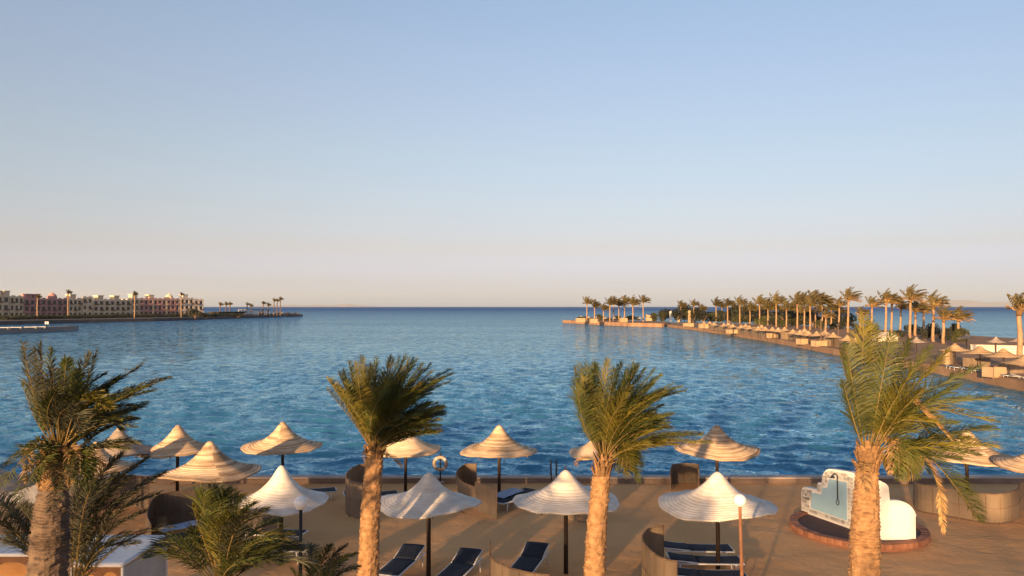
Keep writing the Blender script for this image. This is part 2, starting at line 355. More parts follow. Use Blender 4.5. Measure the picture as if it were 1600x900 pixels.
    L(mk.outputs[0], mx.inputs[0]); L(df.outputs[0], mx.inputs[1]); L(gl.outputs[0], mx.inputs[2]); L(mx.outputs[0], t.nodes['Material Output'].inputs[0])
    return m
SEA_CAP = (.85, .11)
SEA_COL = ((.04, .18, .29), (.025, .125, .26), (.02, .11, .33))
def sea():
    m = sea_material()
    ys = [31.2]
    while ys[-1] < 60000:
        y = ys[-1]; ys.append(y + max(.13, (y / 31) ** 1.55 * .13) if y < 900 else y * 1.25)
    ys = np.array(ys); nx = 620
    u = np.linspace(-1, 1, nx)
    hw = 12 + ys * .80
    X = u[None, :] * hw[:, None]; Y = np.repeat(ys[:, None], nx, 1)
    sp = np.maximum(np.gradient(ys)[:, None] * .55, (2 * hw / nx)[:, None]) * np.ones_like(X)
    Xw, Yw, H = waves(X, Y, sp)
    fade = np.clip((900 - Y) / 300, 0, 1); edge = np.clip((Y - 31.2) / 1.5, 0, 1)
    Xw = X + (Xw - X) * fade * edge; Yw = Y + (Yw - Y) * fade * edge
    me = grid_mesh('sea', Xw, Yw, SEA_Z + H * fade, m)
    tag(link('sea', me), kind='structure')
sea()

# the land on the right: a long spit with a stone quay
QUAY = [gp(u, v, SEA_Z) for u, v in ((1720, 640), (1600, 611), (1540, 598), (1440, 579), (1310, 555), (1200, 533.5), (1130, 522), (1048, 511.5))]
poly = [(p.x, p.y) for p in QUAY] + [(62, 330), (78, 345), (104, 300), (112, 230), (112, 165), (126, 120), (140, 60), (60, 45)]
structure('spit_ground', MB().prism(poly[::-1], -2.5, .02), M['sand_far'])
def strip(pts, wd, z0, z1):
    """a wall of width wd along a line of points, laid to the right of the line"""
    n = len(pts); o = []
    for i, p in enumerate(pts):
        t = (pts[min(i+1, n-1)] - pts[max(i-1, 0)]); s_ = Vector((t.y, -t.x, 0)).normalized()
        o.append(p + s_ * wd)
    return MB().prism([(p.x, p.y) for p in pts] + [(p.x, p.y) for p in reversed(o)], z0, z1)
structure('spit_quay', strip([p + Vector((-.25, 0, 0)) for p in QUAY], 1.3, -2.4, .16), M['quay'])
TIP = [gp(u, v, SEA_Z) for u, v in ((1034, 511.3), (985, 510), (930, 507.3), (879, 504.6))]
tip_poly = [(p.x, p.y) for p in TIP] + [(30, 385), (46, 392), (70, 350), (66, 322)]
structure('spit_head_ground', MB().prism(tip_poly[::-1], -2.5, .3), M['sand_far'])
structure('spit_head_quay', strip([p + Vector((0, -.3, 0)) for p in TIP], 1.4, -2.4, .62), M['quay'])
structure('spit_steps', MB().box((60.2, 297, -2.4), (66, 322, -.35)).box((61.5, 300, -2.4), (66.5, 322, -.1)), M['quay'])

# the far shore on the left and the jetty
SH = [gp(u, v, SEA_Z) for u, v in ((-220, 514), (0, 507.5), (100, 504.8), (240, 502), (320, 499.3), (400, 496.6), (466, 494.3))]
poly = [(p.x, p.y) for p in SH] + [(-172, 632), (-205, 650), (-330, 690), (-700, 620), (-700, 300)]
structure('far_shore_ground', MB().prism(poly, -2.5, .55), mat('far_shore', (.17, .13, .11), (.11, .085, .075), .1, .95))
structure('far_shore_bank', strip([p + Vector((.4, 0, 0)) for p in SH], -3.2, -2.4, .8), mat('bank_stone', (.13, .11, .10), (.085, .072, .066), .2, .95))
JT = [gp(-60, 524, SEA_Z), gp(0, 521.5, SEA_Z), gp(100, 517.6, SEA_Z)]
jp = [(p.x, p.y) for p in JT] + [(JT[2].x + 1.2, JT[2].y + 3), (JT[2].x - 1, JT[2].y + 10), (JT[1].x - 4, JT[1].y + 14), (JT[0].x - 4, JT[0].y + 14)]
structure('jetty', MB().prism(jp, -2.4, .75), M['conc'])

# far desert hills across the water
def hills(name, x0, x1, y, h, seed):
    n, d = 160, 7; v = []
    for j in range(d):
        for i in range(n):
            s_ = i / (n - 1); e_ = min(1, s_ * 6, (1 - s_) * 6) ** .7
            top = h * (.62 + .5 * mnoise.noise((s_ * 6, seed, 0)) + .16 * mnoise.noise((s_ * 26, seed, j * .7))) * e_
            v.append((x0 + (x1 - x0) * s_, y + j * h * 1.6, -8 + top * math.sin(math.pi * min(1, (j + .001) / (d - 1)))))
    f = [(j*n+i, j*n+i+1, (j+1)*n+i+1, (j+1)*n+i) for j in range(d-1) for i in range(n-1)]
    structure(name, MB().add(v, f), M['hill'], True)
hills('hills', 24500, 47000, 45000, 640, 1)
hills('hills', -15500, -8000, 45000, 190, 5)

# the dusty air over the water
hz = MB().box((-56000, -2000, -14), (56000, 52000, 900)).build('haze', None)
hz.data.materials.clear()
hm = bpy.data.materials.new('haze_air'); hm.use_nodes = True; t = hm.node_tree; t.nodes.clear()
ho = t.nodes.new('ShaderNodeOutputMaterial'); pv = t.nodes.new('ShaderNodeVolumePrincipled')
pv.inputs['Color'].default_value = (.78, .90, .98, 1); pv.inputs['Density'].default_value = 2.4e-5; pv.inputs['Anisotropy'].default_value = 0
t.links.new(pv.outputs[0], ho.inputs['Volume']); hz.data.materials.append(hm)
tag(hz, 'thin dusty haze over the sea', 'haze', kind='stuff')

# ================================================================ ADDED SUN FILTER: AN UNSEEN SLATTED SCREEN BEHIND THE VIEWER (it filters the low sun over the beach)
FILTER_Y = -4.0
def on_filter(p):                          # where the sun's ray to a point passes the added screen
    t = (p.y - FILTER_Y) / -TO_SUN.y
    return p.x + TO_SUN.x * t, p.z + TO_SUN.z * t
SLAT, PITCHZ = .057, .10
def slats(root, a, b, z0, z1):
    mb = MB(); k = int(math.ceil(z0 / PITCHZ))
    if z0 < .15: mb.box((a, -.3, 0), (b, 0, .12)); k = 2
    while k * PITCHZ < z1:
        mb.box((a, -.02, k * PITCHZ), (b, 0, min(z1, k * PITCHZ + (.076 if k * PITCHZ > 4.25 else SLAT)))); k += 1  # upper slats thicker, so the umbrellas get less sun than the sand
    if mb.v: mb.build('sun_filter_slats', M['wood'], root)
def hotel():  # builds the added sun-filter screen, not a building
    root = empty('sun_filter_screen', (0, FILTER_Y, 0), 0, 'unseen slatted screen added behind the viewer to filter the low sun', 'screen')
    gaps = []                            # openings made to let full sun through: (x centre, half width, z low, z high)
    for p, hw_, z0, z1 in SUN_GAPS:
        x, z = on_filter(p); gaps.append((x, hw_, z + z0, z + z1))
    top = FILTER_TOP
    xs = sorted({-70., 14.} | {g[0] - g[1] for g in gaps} | {g[0] + g[1] for g in gaps})
    for a, b in zip(xs, xs[1:]):
        c = (a + b) / 2; cut = sorted((g[2], g[3]) for g in gaps if abs(c - g[0]) < g[1])
        z = 0.
        for lo, hi in cut + [(top, top)]:
            lo = min(max(lo, .2), top)
            if lo > z: slats(root, a, b, z, lo)
            z = max(z, hi)
    for i in range(22): MB().box((-70 + 4 * i, -.42, 0), (-69.9 + 4 * i, -.32, top)).build('post', M['wood'], root)
    return root
pB, pC, pD = dp(577, 850, 17.5), dp(931, 850, 17.0), dp(1352, 860, 12.5)
FILTER_TOP = 5.22
SUN_GAPS = [(pB, .27, -1.6, 9), (pC, .27, -1.6, 9), (pD, .34, -1.5, .35),  # openings aimed along the sun at spots meant to be lit
        (gp(1406, 844) + Vector((0, 0, .6)), .42, -.55, .62),
        (gp(1552, 812) + Vector((0, 0, .6)), .45, -.5, .5),
        (dp(425, 770, 21.2), .45, -.3, 4), (dp(1146, 802, 19.4), .5, -.3, .3)]
hotel()

# ================================================================ PALMS
def spline(pts, n):
    """smooth curve through points"""
    pts = [Vector(p) for p in pts]
    if len(pts) == 2: pts = [pts[0], (pts[0] + pts[1]) / 2, pts[1]]
    P_ = [pts[0] * 2 - pts[1]] + pts + [pts[-1] * 2 - pts[-2]]
    out = []; m = len(pts) - 1
    for i in range(n):
        q = i / (n - 1) * m; j = min(int(q), m - 1); t = q - j
        a, b, c, d = P_[j:j+4]
        out.append(.5 * ((2*b) + (c-a)*t + (2*a-5*b+4*c-d)*t*t + (3*b-a-3*c+d)*t**3))
    return out
WIND = Vector((1, .12, .05)).normalized()
def frond_mesh(path, m, rs, Lmax=.5, pairs=55, wid=.022, wind=.26, rad=.02, droop=.38, bare=.24, steps=2, ref=None):
    """a feather leaf: midrib along a path, leaflets on both sides swept by the wind"""
    mb = MB(); n = len(path)
    mb.tube(path, [rad * (1 - .85 * i / (n - 1)) for i in range(n)], 4, False); nst = len(mb.f)
    ref = ref or Vector((0, 0, 1))
    for i in range(pairs):
        t = bare + (1 - bare) * (i + .5 * rs.random()) / pairs
        q = t * (n - 1); j = min(int(q), n - 2); fr = q - j
        p = path[j].lerp(path[j+1], fr); T = (path[j+1] - path[j]).normalized()
        U = ref - T * ref.dot(T)
        if U.length < .2: U = Vector((-.6, -.8, .1)) - T * T.dot(Vector((-.6, -.8, .1)))
        U.normalize(); Sd = T.cross(U)
        ang = R(66 - 32 * t)
        ll = Lmax * (math.sin(math.pi * min(1, .16 + .80 * (t - bare) / (1 - bare))) ** .65) * (.85 + .3 * rs.random())
        for sgn in (-1, 1):
            d = T * math.cos(ang) + Sd * (sgn * math.sin(ang)) + U * (.05 + .65 * rs.random()) + WIND * (wind * (.7 + .6 * rs.random()))
            d += Vector((rs.uniform(-.2, .2), rs.uniform(-.2, .2), rs.uniform(-.2, .2))); d.normalize()
            wv = d.cross(U if rs.random() < .6 else T)
            if wv.length < .1: wv = d.cross(Sd)
            wv = wv.normalized() * wid * .5
            a = p; b = p + d * ll * .5
            d2 = (d + Vector((0, 0, -droop)) + WIND * wind * .5).normalized(); c = b + d2 * ll * .5
            mb.add([a - wv * .5, a + wv * .5, b + wv, b - wv, c], [(0, 1, 2, 3), (3, 2, 4)])
    me = mb.mesh('frond', [m, M['stalk']])
    for k in range(nst): me.polygons[k].material_index = 1
    return me
def bend_path(p0, d0, L, wind, grav, n=12):
    p = Vector(p0); d = Vector(d0).normalized(); out = [p.copy()]
    for i in range(n - 1):
        s_ = i / (n - 1)
        d = (d + WIND * wind * (.4 + s_) / n * 3 + Vector((0, 0, -grav)) * (.3 + 1.2 * s_) / n * 3).normalized()
        p = p + d * (L / (n - 1)); out.append(p.copy())
    return out
def trunk_mesh(path, rads, m, seg=26, ring=.028, relief=.075, seed=0):
    """a palm stem with its spiral of leaf scars"""
    L = sum((path[i+1] - path[i]).length for i in range(len(path) - 1)); n = max(8, int(L / ring))
    pts = spline(path, n); mb = MB(); mb.smooth = False
    vs_, fs_ = [], []
    rr = [np.interp(i / (n - 1), np.linspace(0, 1, len(rads)), rads) for i in range(n)]
    for i, p in enumerate(pts):
        z = i / (n - 1) * L
        for k in range(seg):
            q = 2 * math.pi * k / seg
            row = z / .11 + 3 * q / (2 * math.pi); cell = row - math.floor(row)
            col = (q / (2 * math.pi) * 9 + .5 * (math.floor(row) % 2)) % 1
            cn = mnoise.noise((math.floor(row) * 1.7 + seed, math.floor(q / (2 * math.pi) * 9 + .5 * (math.floor(row) % 2)) * 2.3, 0))
            lip = (cell ** 2.2) * (1 - .55 * abs(col * 2 - 1) ** 2) * (.75 + 1.5 * cn)
            ns = mnoise.noise((math.cos(q) * 2.5 + seed, math.sin(q) * 2.5, z * 3.2)) * .06 + mnoise.noise((math.cos(q) * 8 + seed, math.sin(q) * 8, z * 12)) * .075
            r = rr[i] * (1 + relief * 2 * (lip - .4) + ns)
            vs_.append((p.x + r * math.cos(q), p.y + r * math.sin(q), p.z))
    for i in range(n - 1):
        for k in range(seg):
            k2 = (k + 1) % seg; fs_.append((i*seg+k, i*seg+k2, (i+1)*seg+k2, (i+1)*seg+k))
    fs_.append(tuple((n-1)*seg + k for k in range(seg)))
    return mb.add(vs_, fs_).mesh('trunk', m)

def leaf_base(rs, m):
    """a cut leaf stalk: a tapering wedge, cupped"""
    mb = MB(); L = rs.uniform(.16, .34); w_ = rs.uniform(.05, .085)
    rows = []
    for i in range(4):
        s_ = i / 3; ww = w_ * (1 - .62 * s_); x = .02 + .07 * s_ ** 1.5; z = L * s_
        rows += [(x, -ww, z), (x + .025 * (1 - .5 * s_), 0, z), (x, ww, z), (x - .012, 0, z)]
    f = []
    for i in range(3):
        for k in range(4): f.append((i*4+k, i*4+(k+1) % 4, i*4+4+(k+1) % 4, i*4+4+k))
    f += [(3, 2, 1, 0), (12, 13, 14, 15)]
    return mb.add(rows, f).mesh('leaf_base', m)

def big_palm(label, D, trunk_px, rads, crown_px, fronds, fill, seed, tm, fm, L0, boots=34, base_xy=None, arc=(-150, 150), dry=3, tw=2, sweep=.25, ups=(.55, 2.3), ll=.42, fibre=1.0):
    """fronds: [(pixel path, material key, depth offset)]; fill: random fronds that give the crown its depth"""
    rs = random.Random(seed)
    path = [dp(u, v, D) for u, v in trunk_px]
    b = path[0]; nx = path[1]
    g = b + (b - nx) * ((b.z - 0) / max(.2, nx.z - b.z)) * .6; g = Vector((g.x, g.y, -.05))
    root = empty('date_palm', (g.x, g.y, 0), 0, label, 'palm tree', 'tall palms along the near beach')
    o0 = Vector((g.x, g.y, 0))
    loc = [g - o0] + [p - o0 for p in path]
    link('trunk', trunk_mesh(loc, rads, tm, seed=seed), root)
    C = dp(*crown_px, D) - o0
    rt = rads[-1]
    meshes = [leaf_base(rs, M['boot']) for _ in range(5)]
    top = loc[-1]
    for i in range(boots):
        q = i * 2.399; s_ = i / boots
        c = top.lerp(C, s_) ; r = rt * (1.0 + .12 * math.sin(s_ * 3.1)) * (1 - .35 * s_)
        ob = link('leaf_base', rs.choice(meshes), root, c + Vector((math.cos(q) * r * .68, math.sin(q) * r * .68, -.06)), (0, rs.uniform(.05, .30), q))
        ob.rotation_euler = (Matrix.Rotation(q, 3, 'Z') @ Matrix.Rotation(rs.uniform(-.02, .2), 3, 'Y')).to_euler()
    heart = MB(); heart.smooth = True                      # the fibrous heart the stalks grow from
    ax = [top - Vector((0, 0, .12)), top.lerp(C, .35), top.lerp(C, .75), C + Vector((0, 0, .12))]
    heart.tube(ax, [rt * .8, rt * .92 * fibre, rt * .75 * fibre, rt * .3], 12)
    heart.build('crown_heart', M['boot'], root)
    for pts, mk, off in fronds:
        n = len(pts)
        P3 = [dp(u, v, D + off * i / (n - 1)) - o0 for i, (u, v) in enumerate(pts)]
        pa = spline(P3, 14)
        lq = .17 if mk == 'frond_dry' else ll
        Lf = sum((pa[i+1] - pa[i]).length for i in range(13))
        link('frond', frond_mesh(pa, M[mk], rs, min(lq, .24 * Lf + .06), int(48 * Lf) + 20, rad=.016, wid=.016), root)
        if mk != 'frond_dry':                              # a neighbour leaf behind it
          for d0 in ((-.5, .3), (-.3, .6))[rs.random() < .5][:tw]:
            j1, j2 = rs.uniform(-.2, .2), rs.uniform(-.22, .06)
            P4 = [p + Vector((j1, d0, j2)) * (i / (n - 1)) for i, p in enumerate(P3)]; pa = spline(P4, 14)
            link('frond', frond_mesh(pa, M[rs.choice(fm)], rs, min(ll, .24 * Lf + .06), int(44 * Lf) + 18, rad=.013, wid=.0125, droop=.35), root)
    for i in range(dry):                                     # dry leaves hanging below the crown, the wind pulls them to one side
        q = i * 2.399 + seed; L_ = L0 * rs.uniform(.25, .45)
        pa = bend_path(C + Vector((math.cos(q) * rt * .7, math.sin(q) * rt * .7, -.12)), (math.cos(q) + .3, math.sin(q), rs.uniform(-.1, .7)), L_, .25, .75, 10)
        link('frond', frond_mesh(pa, M['frond_dry'], rs, .2, int(40 * L_) + 12, rad=.012, wid=.013, droop=.6), root)
    for i in range(fill):
        q = R(rs.uniform(*arc)); up = rs.uniform(*ups)
        d = Vector((math.sin(q) * .9 + sweep, -math.cos(q) * .9 , up))
        L_ = L0 * rs.uniform(.7, 1.0)
        pa = bend_path(C + Vector((math.sin(q) * rt * .5, -math.cos(q) * rt * .5, rs.uniform(-.15, .1))), d, L_, .34, .16, 12)
        link('frond', frond_mesh(pa, M[rs.choice(fm)], rs, min(ll, .24 * L_ + .05), int(46 * L_) + 16, rad=.015, wid=.0145), root)
    return root

def fruit_cluster(root, u, v, D, r, seed):
    """a spent bunch: drooping strands in a ball below the crown"""
    rs = random.Random(seed); o0 = root.location; c = dp(u, v, D) - o0; mb = MB()
    for i in range(260):
        q = rs.uniform(0, 6.28); rr = r * math.sqrt(rs.random()); top = c + Vector((-r * .5, 0, r * .9))
        mid = c + Vector((math.cos(q) * rr, math.sin(q) * rr, r * .55 * (1 - (rr / r) ** 2) + .1 * r)); end = c + Vector((math.cos(q) * rr * 1.05, math.sin(q) * rr * 1.05, -r * math.sqrt(max(.05, 1 - (rr / r) ** 2)) * rs.uniform(.6, 1.1)))
        mb.tube([top, mid, end], [.007, .009, .005], 3, False)
    mb.build('fruit_cluster', M['bunch'], root)
M['bunch'] = mat('spent_date_bunch', (.20, .145, .04), (.10, .075, .025), 6, .8)
F, Yl, Dr, Dk = 'frond', 'frond_yellow', 'frond_dry', 'frond_dark'
A = [([(88, 700), (70, 630), (63, 537)], Dk, -.3), ([(88, 700), (80, 620), (80, 545)], F, .2), ([(92, 700), (98, 630), (104, 560)], F, -.5),
     ([(95, 700), (112, 620), (140, 552)], Dk, .5), ([(95, 700), (125, 630), (152, 548)], Dk, .1), ([(98, 700), (145, 625), (222, 570)], Dk, .6),
     ([(100, 700), (160, 630), (266, 590)], Dk, .1), ([(100, 700), (160, 640), (235, 602)], Dk, -.3), ([(100, 700), (138, 630), (172, 640)], Yl, -.7),
     ([(100, 700), (150, 655), (214, 655)], Yl, .2), ([(96, 700), (108, 640), (155, 612)], Yl, -.5), ([(90, 700), (92, 640), (120, 600)], F, -.2),
     ([(98, 702), (150, 650), (190, 672)], F, .5), ([(86, 700), (66, 650), (55, 590)], Dk, .3), ([(98, 700), (130, 640), (185, 590)], F, .3),
     ([(86, 705), (60, 690), (38, 712)], F, -.1), ([(84, 715), (50, 700), (40, 735)], Dr, -.3), ([(95, 715), (128, 705), (136, 745)], F, -.2),
     ([(88, 715), (70, 715), (62, 760)], Dr, -.4), ([(98, 712), (120, 712), (122, 755)], F, -.5), ([(92, 712), (95, 715), (90, 765)], F, -.5), ([(90, 708), (75, 700), (55, 752)], F, -.45), ([(95, 708), (110, 705), (108, 760)], Dr, -.5)]
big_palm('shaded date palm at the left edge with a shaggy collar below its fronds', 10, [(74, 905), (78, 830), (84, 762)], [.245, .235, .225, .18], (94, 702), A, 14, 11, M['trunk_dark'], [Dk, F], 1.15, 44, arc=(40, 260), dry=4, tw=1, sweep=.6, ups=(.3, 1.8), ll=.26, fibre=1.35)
B = [([(582, 705), (552, 650), (515, 596)], F, .1), ([(582, 705), (556, 640), (528, 583)], F, -.4), ([(583, 705), (562, 640), (545, 566)], Yl, .3), ([(584, 705), (572, 640), (566, 557)], Yl, -.4),
     ([(586, 705), (582, 640), (588, 560)], F, .4), ([(586, 705), (592, 640), (610, 557)], F, -.2), ([(587, 705), (602, 635), (634, 555)], F, .5), ([(587, 705), (606, 640), (650, 562)], F, -.5),
     ([(588, 705), (612, 640), (672, 570)], F, .2), ([(588, 705), (622, 630), (707, 584)], F, .5), ([(588, 705), (620, 640), (692, 592)], F, -.2), ([(588, 705), (612, 645), (655, 600)], Yl, -.6),
     ([(590, 705), (618, 665), (668, 634)], Dr, .3), ([(590, 705), (612, 675), (648, 652)], Dr, -.3), ([(586, 705), (590, 650), (628, 585)], F, -.6), ([(583, 705), (566, 650), (540, 600)], F, -.6), ([(588, 702), (606, 655), (640, 620)], Yl, -.5)]
big_palm('sunlit date palm between two umbrellas, second palm from the left', 17.5, [(575, 905), (579, 800), (585, 715)], [.27, .245, .225, .20], (586, 700), B, 34, 12, M['trunk'], [F, F, Yl], 1.9, 40, arc=(-20, 250), ll=.40)
Cc = [([(942, 720), (920, 650), (906, 568)], F, .1), ([(942, 720), (918, 660), (912, 590)], Yl, -.5), ([(944, 720), (930, 650), (928, 566)], F, .4), ([(944, 720), (940, 650), (950, 562)], Yl, -.4),
      ([(945, 720), (948, 650), (970, 566)], F, .4), ([(946, 720), (958, 650), (990, 568)], F, -.3), ([(946, 720), (962, 645), (1008, 576)], F, .4), ([(947, 720), (975, 640), (1032, 586)], F, .5),
      ([(947, 720), (985, 640), (1064, 604)], F, .2), ([(947, 720), (980, 650), (1042, 612)], Yl, -.4), ([(947, 720), (972, 655), (1020, 600)], F, -.6), ([(949, 720), (995, 655), (1052, 668)], Dr, .2),
      ([(949, 722), (1015, 686), (1096, 680)], F, .2), ([(949, 720), (985, 668), (1030, 650)], Yl, -.2), ([(945, 720), (955, 660), (985, 605)], Yl, -.6), ([(950, 724), (975, 700), (985, 735)], F, -.2), ([(950, 724), (972, 702), (970, 738)], F, -.4), ([(950, 724), (985, 700), (1000, 728)], F, .1)]
pC_ = big_palm('sunlit date palm with a drooping right frond, beside the white umbrella', 17.0, [(929, 905), (933, 820), (940, 742)], [.27, .25, .23, .20], (946, 715), Cc, 30, 13, M['trunk'], [F, F, Yl], 1.8, 40, arc=(-20, 250), ll=.38)
Dd = [([(1352, 710), (1335, 640), (1310, 545)], Yl, .2), ([(1352, 710), (1338, 630), (1322, 540)], F, -.4), ([(1354, 710), (1348, 600), (1350, 492)], Yl, .1), ([(1356, 710), (1362, 620), (1362, 505)], F, .4),
      ([(1358, 710), (1372, 630), (1392, 522)], F, -.3), ([(1358, 710), (1380, 630), (1420, 532)], F, .4), ([(1360, 710), (1392, 630), (1452, 542)], F, .5), ([(1360, 710), (1400, 640), (1482, 548)], Yl, -.4),
      ([(1362, 710), (1420, 630), (1532, 572)], F, .5), ([(1362, 710), (1430, 640), (1548, 622)], F, .1), ([(1364, 710), (1430, 640), (1562, 660)], Yl, .4), ([(1364, 710), (1415, 650), (1500, 602)], F, -.5),
      ([(1366, 712), (1412, 628), (1450, 650), (1488, 690)], Dr, -.5), ([(1368, 715), (1435, 712), (1466, 760), (1474, 834)], Dr, -.2), ([(1368, 715), (1445, 712), (1500, 770), (1530, 815)], F, .4),
      ([(1366, 716), (1410, 690), (1432, 745)], F, -.4), ([(1366, 716), (1400, 690), (1405, 748)], F, -.5), ([(1366, 716), (1420, 695), (1450, 740)], F, -.1), ([(1364, 712), (1400, 660), (1460, 660)], Yl, -.5), ([(1364, 710), (1402, 650), (1440, 610)], Yl, -.6),
      ([(1366, 715), (1392, 688), (1390, 742)], Dr, -.5), ([(1360, 710), (1385, 650), (1425, 580)], Yl, -.6), ([(1352, 710), (1335, 660), (1318, 600)], F, -.4), ([(1360, 712), (1410, 640), (1470, 700)], F, -.1)]
pD_ = big_palm('date palm in front of the stepped shower wall with a brown hanging frond', 12.5, [(1351, 905), (1352, 820), (1355, 735)], [.265, .245, .225, .17], (1359, 705), Dd, 12, 14, M['trunk'], [F, F, Yl], 1.85, 46, arc=(0, 230), dry=2, tw=0, sweep=1.2, ups=(.1, 1.5), ll=.42)

fruit_cluster(pC_, 982, 717, 17.0, .24, 1)
fruit_cluster(pD_, 1411, 722, 12.4, .30, 2)

# young palms low in the foreground: fronds rise from below the frame
def low_palm(label, centre_px, D, tips, keys, seed, ll, stem=.13, extra=6):
    rs = random.Random(seed); C0 = dp(*centre_px, D)
    root = empty('young_palm', (C0.x, C0.y, 0), 0, label, 'palm tree', 'young palms in the foreground')
    o0 = Vector((C0.x, C0.y, 0)); C = C0 - o0
    link('trunk', trunk_mesh([Vector((0, 0, -.05)), C * .5, C], [stem * 1.25, stem * 1.1, stem], M['trunk_dark'], 18, .04), root)
    ms = [leaf_base(rs, M['boot']) for _ in range(3)]
    for i in range(14):
        q = i * 2.4
        ob = link('leaf_base', rs.choice(ms), root, C + Vector((math.cos(q) * stem * .8, math.sin(q) * stem * .8, -.25 + .02 * i)))
        ob.rotation_euler = (Matrix.Rotation(q, 3, 'Z') @ Matrix.Rotation(.25, 3, 'Y')).to_euler()
    for i, (u, v) in enumerate(tips):
        T = dp(u, v, D + rs.uniform(-.8, .8)) - o0; L_ = (T - C).length
        mid = C.lerp(T, .52) + Vector((-.06 * L_, 0, .16 * L_))
        pa = spline([C, mid, T], 13)
        link('frond', frond_mesh(pa, M[keys[i % len(keys)]], rs, min(ll, .34 * L_), int(52 * L_) + 20, rad=.012, wid=.013, bare=.2), root)
    for i in range(extra):
        q = rs.uniform(0, 6.28)
        pa = bend_path(C, (math.cos(q), math.sin(q), rs.uniform(.6, 1.6)), rs.uniform(.8, 1.2) * (T - C).length, .25, .3, 12)
        link('frond', frond_mesh(pa, M[rs.choice(keys)], rs, ll * .9, 64, rad=.012, wid=.013, bare=.2), root)
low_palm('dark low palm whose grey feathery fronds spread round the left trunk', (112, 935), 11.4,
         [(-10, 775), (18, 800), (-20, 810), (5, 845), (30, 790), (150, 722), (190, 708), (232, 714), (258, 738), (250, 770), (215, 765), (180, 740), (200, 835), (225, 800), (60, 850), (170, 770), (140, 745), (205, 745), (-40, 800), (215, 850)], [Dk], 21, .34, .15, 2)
low_palm('bushy young palm by the black lamp post, green and yellow fronds', (345, 918), 11,
         [(228, 872), (245, 852), (268, 845), (300, 790), (318, 772), (340, 762), (352, 768), (372, 776), (392, 790), (412, 800), (432, 812), (455, 835), (470, 858), (488, 880), (300, 830), (380, 830), (420, 850), (400, 870), (330, 815), (360, 805), (440, 880)], [F, Dk, F, Yl], 22, .40, .12, 5)
low_palm('small palm with thin grey-green fronds at the bottom beside the sunlit trunk', (500, 950), 13.5,
         [(488, 852), (515, 853), (540, 852), (556, 866), (562, 885), (478, 880), (530, 870)], [Dk, F], 23, .26, .09, 3)

# ================================================================ BEACH FURNITURE
PROF = [(0, 0), (.035, .012), (.075, .065), (.12, .155), (.2, .33), (.28, .47), (.36, .585), (.46, .70), (.58, .80), (.70, .875), (.84, .945), (1, 1)]
def canopy_mesh(Rr, drop, m, seed, n=56, bands=15, tilt=0., wave=.035, step=.011, fringe=3.):
    rs = random.Random(seed); pr = []; xs = [p[0] for p in PROF]; zs = [p[1] for p in PROF]
    zf = lambda q: -drop * float(np.interp(q, xs, zs))
    for b in range(bands):                                   # each sewn ring overlaps the next
        q0, q1 = (b / bands) ** .9, ((b + 1) / bands) ** .9
        for t in (0, .5, 1):
            q = q0 + (q1 - q0) * t
            pr.append((max(Rr * q, .004), zf(q) + step * math.sin(math.pi * t) - (step if t == 0 and b else 0)))
    inner = [(r * .985 if r > .1 else r, z - .05) for r, z in reversed(pr[::3])]
    pr += [(Rr * 1.003, -drop - .02), (Rr * .99, -drop - .05)] + inner
    p1, p2, p3 = (rs.uniform(0, 6.28) for _ in range(3)); td = rs.uniform(0, 6.28)
    def wob(q, r):
        s_ = (r / Rr) ** 2
        return (Rr * s_ * (.02 * math.sin(2*q+p1) + .012 * math.sin(5*q+p2) + .008 * math.sin(13*q+p3)),
                s_ * (wave * math.sin(2*q+p2) + wave * .6 * math.sin(3*q+p1) + .012 * math.sin(11*q+p3)) + tilt * r * math.cos(q - td))
    mb = MB(); mb.smooth = True; mb.lathe(pr, n, wob)
    for i in range(int(60 * Rr * fringe)):                   # loose straw ends along the rim
        q = rs.uniform(0, 6.283); dr, dz = wob(q, Rr); r0 = Rr * 1.0 + dr; z0 = -drop - .015 + dz; ln = rs.uniform(.02, .085); a = rs.uniform(-.5, .5)
        c_, s_ = math.cos(q), math.sin(q); p = Vector((r0 * c_, r0 * s_, z0)); d = Vector((c_ * .6 - s_ * a, s_ * .6 + c_ * a, -rs.uniform(.1, 1))).normalized() * ln; wv = Vector((-s_, c_, 0)) * .006
        mb.add([p - wv, p + wv, p + d], [(0, 1, 2)])
    return mb.mesh('canopy', m)
def umbrella(label, u, v, mk, Rr, drop=.85, H=2.7, D=None, seed=1, tilt=0., group='straw umbrellas on the near beach', lean=(0, 0), finial=False):
    apex = dp(u, v, D) if D else gp(u, v, H); H = apex.z
    t = empty('straw_umbrella', (apex.x, apex.y, 0), 0, label, 'umbrella', group)
    c = link('canopy', canopy_mesh(Rr, drop, M[mk], seed, tilt=tilt, step=.0008 if mk == 'straw_pale' else .011, wave=.05), t, (0, 0, H), (lean[0], lean[1], seed * 1.3))
    mb = MB(); mb.smooth = True; mb.tube([(0, 0, -.1), (0, 0, H * .5), (0, 0, H - .12)], [.062, .057, .052], 12); mb.build('pole', M['pole'], t)
    rb = MB(); z1 = H - drop * .93
    rb.tube([(.05, 0, H - drop * .80), (Rr * .5, 0, H - drop * .93 - .06), (Rr * .88, 0, H - drop - .12)], .016, 5)
    me = rb.mesh('rib', M['rib'])
    for i in range(8): link('rib', me, t, (0, 0, 0), (0, 0, i * math.pi / 4 + .2))
    if finial: MB().tube([(0, 0, H - .1), (0, 0, H + .11)], .016, 6).build('finial', M['pole'], t)
    return t
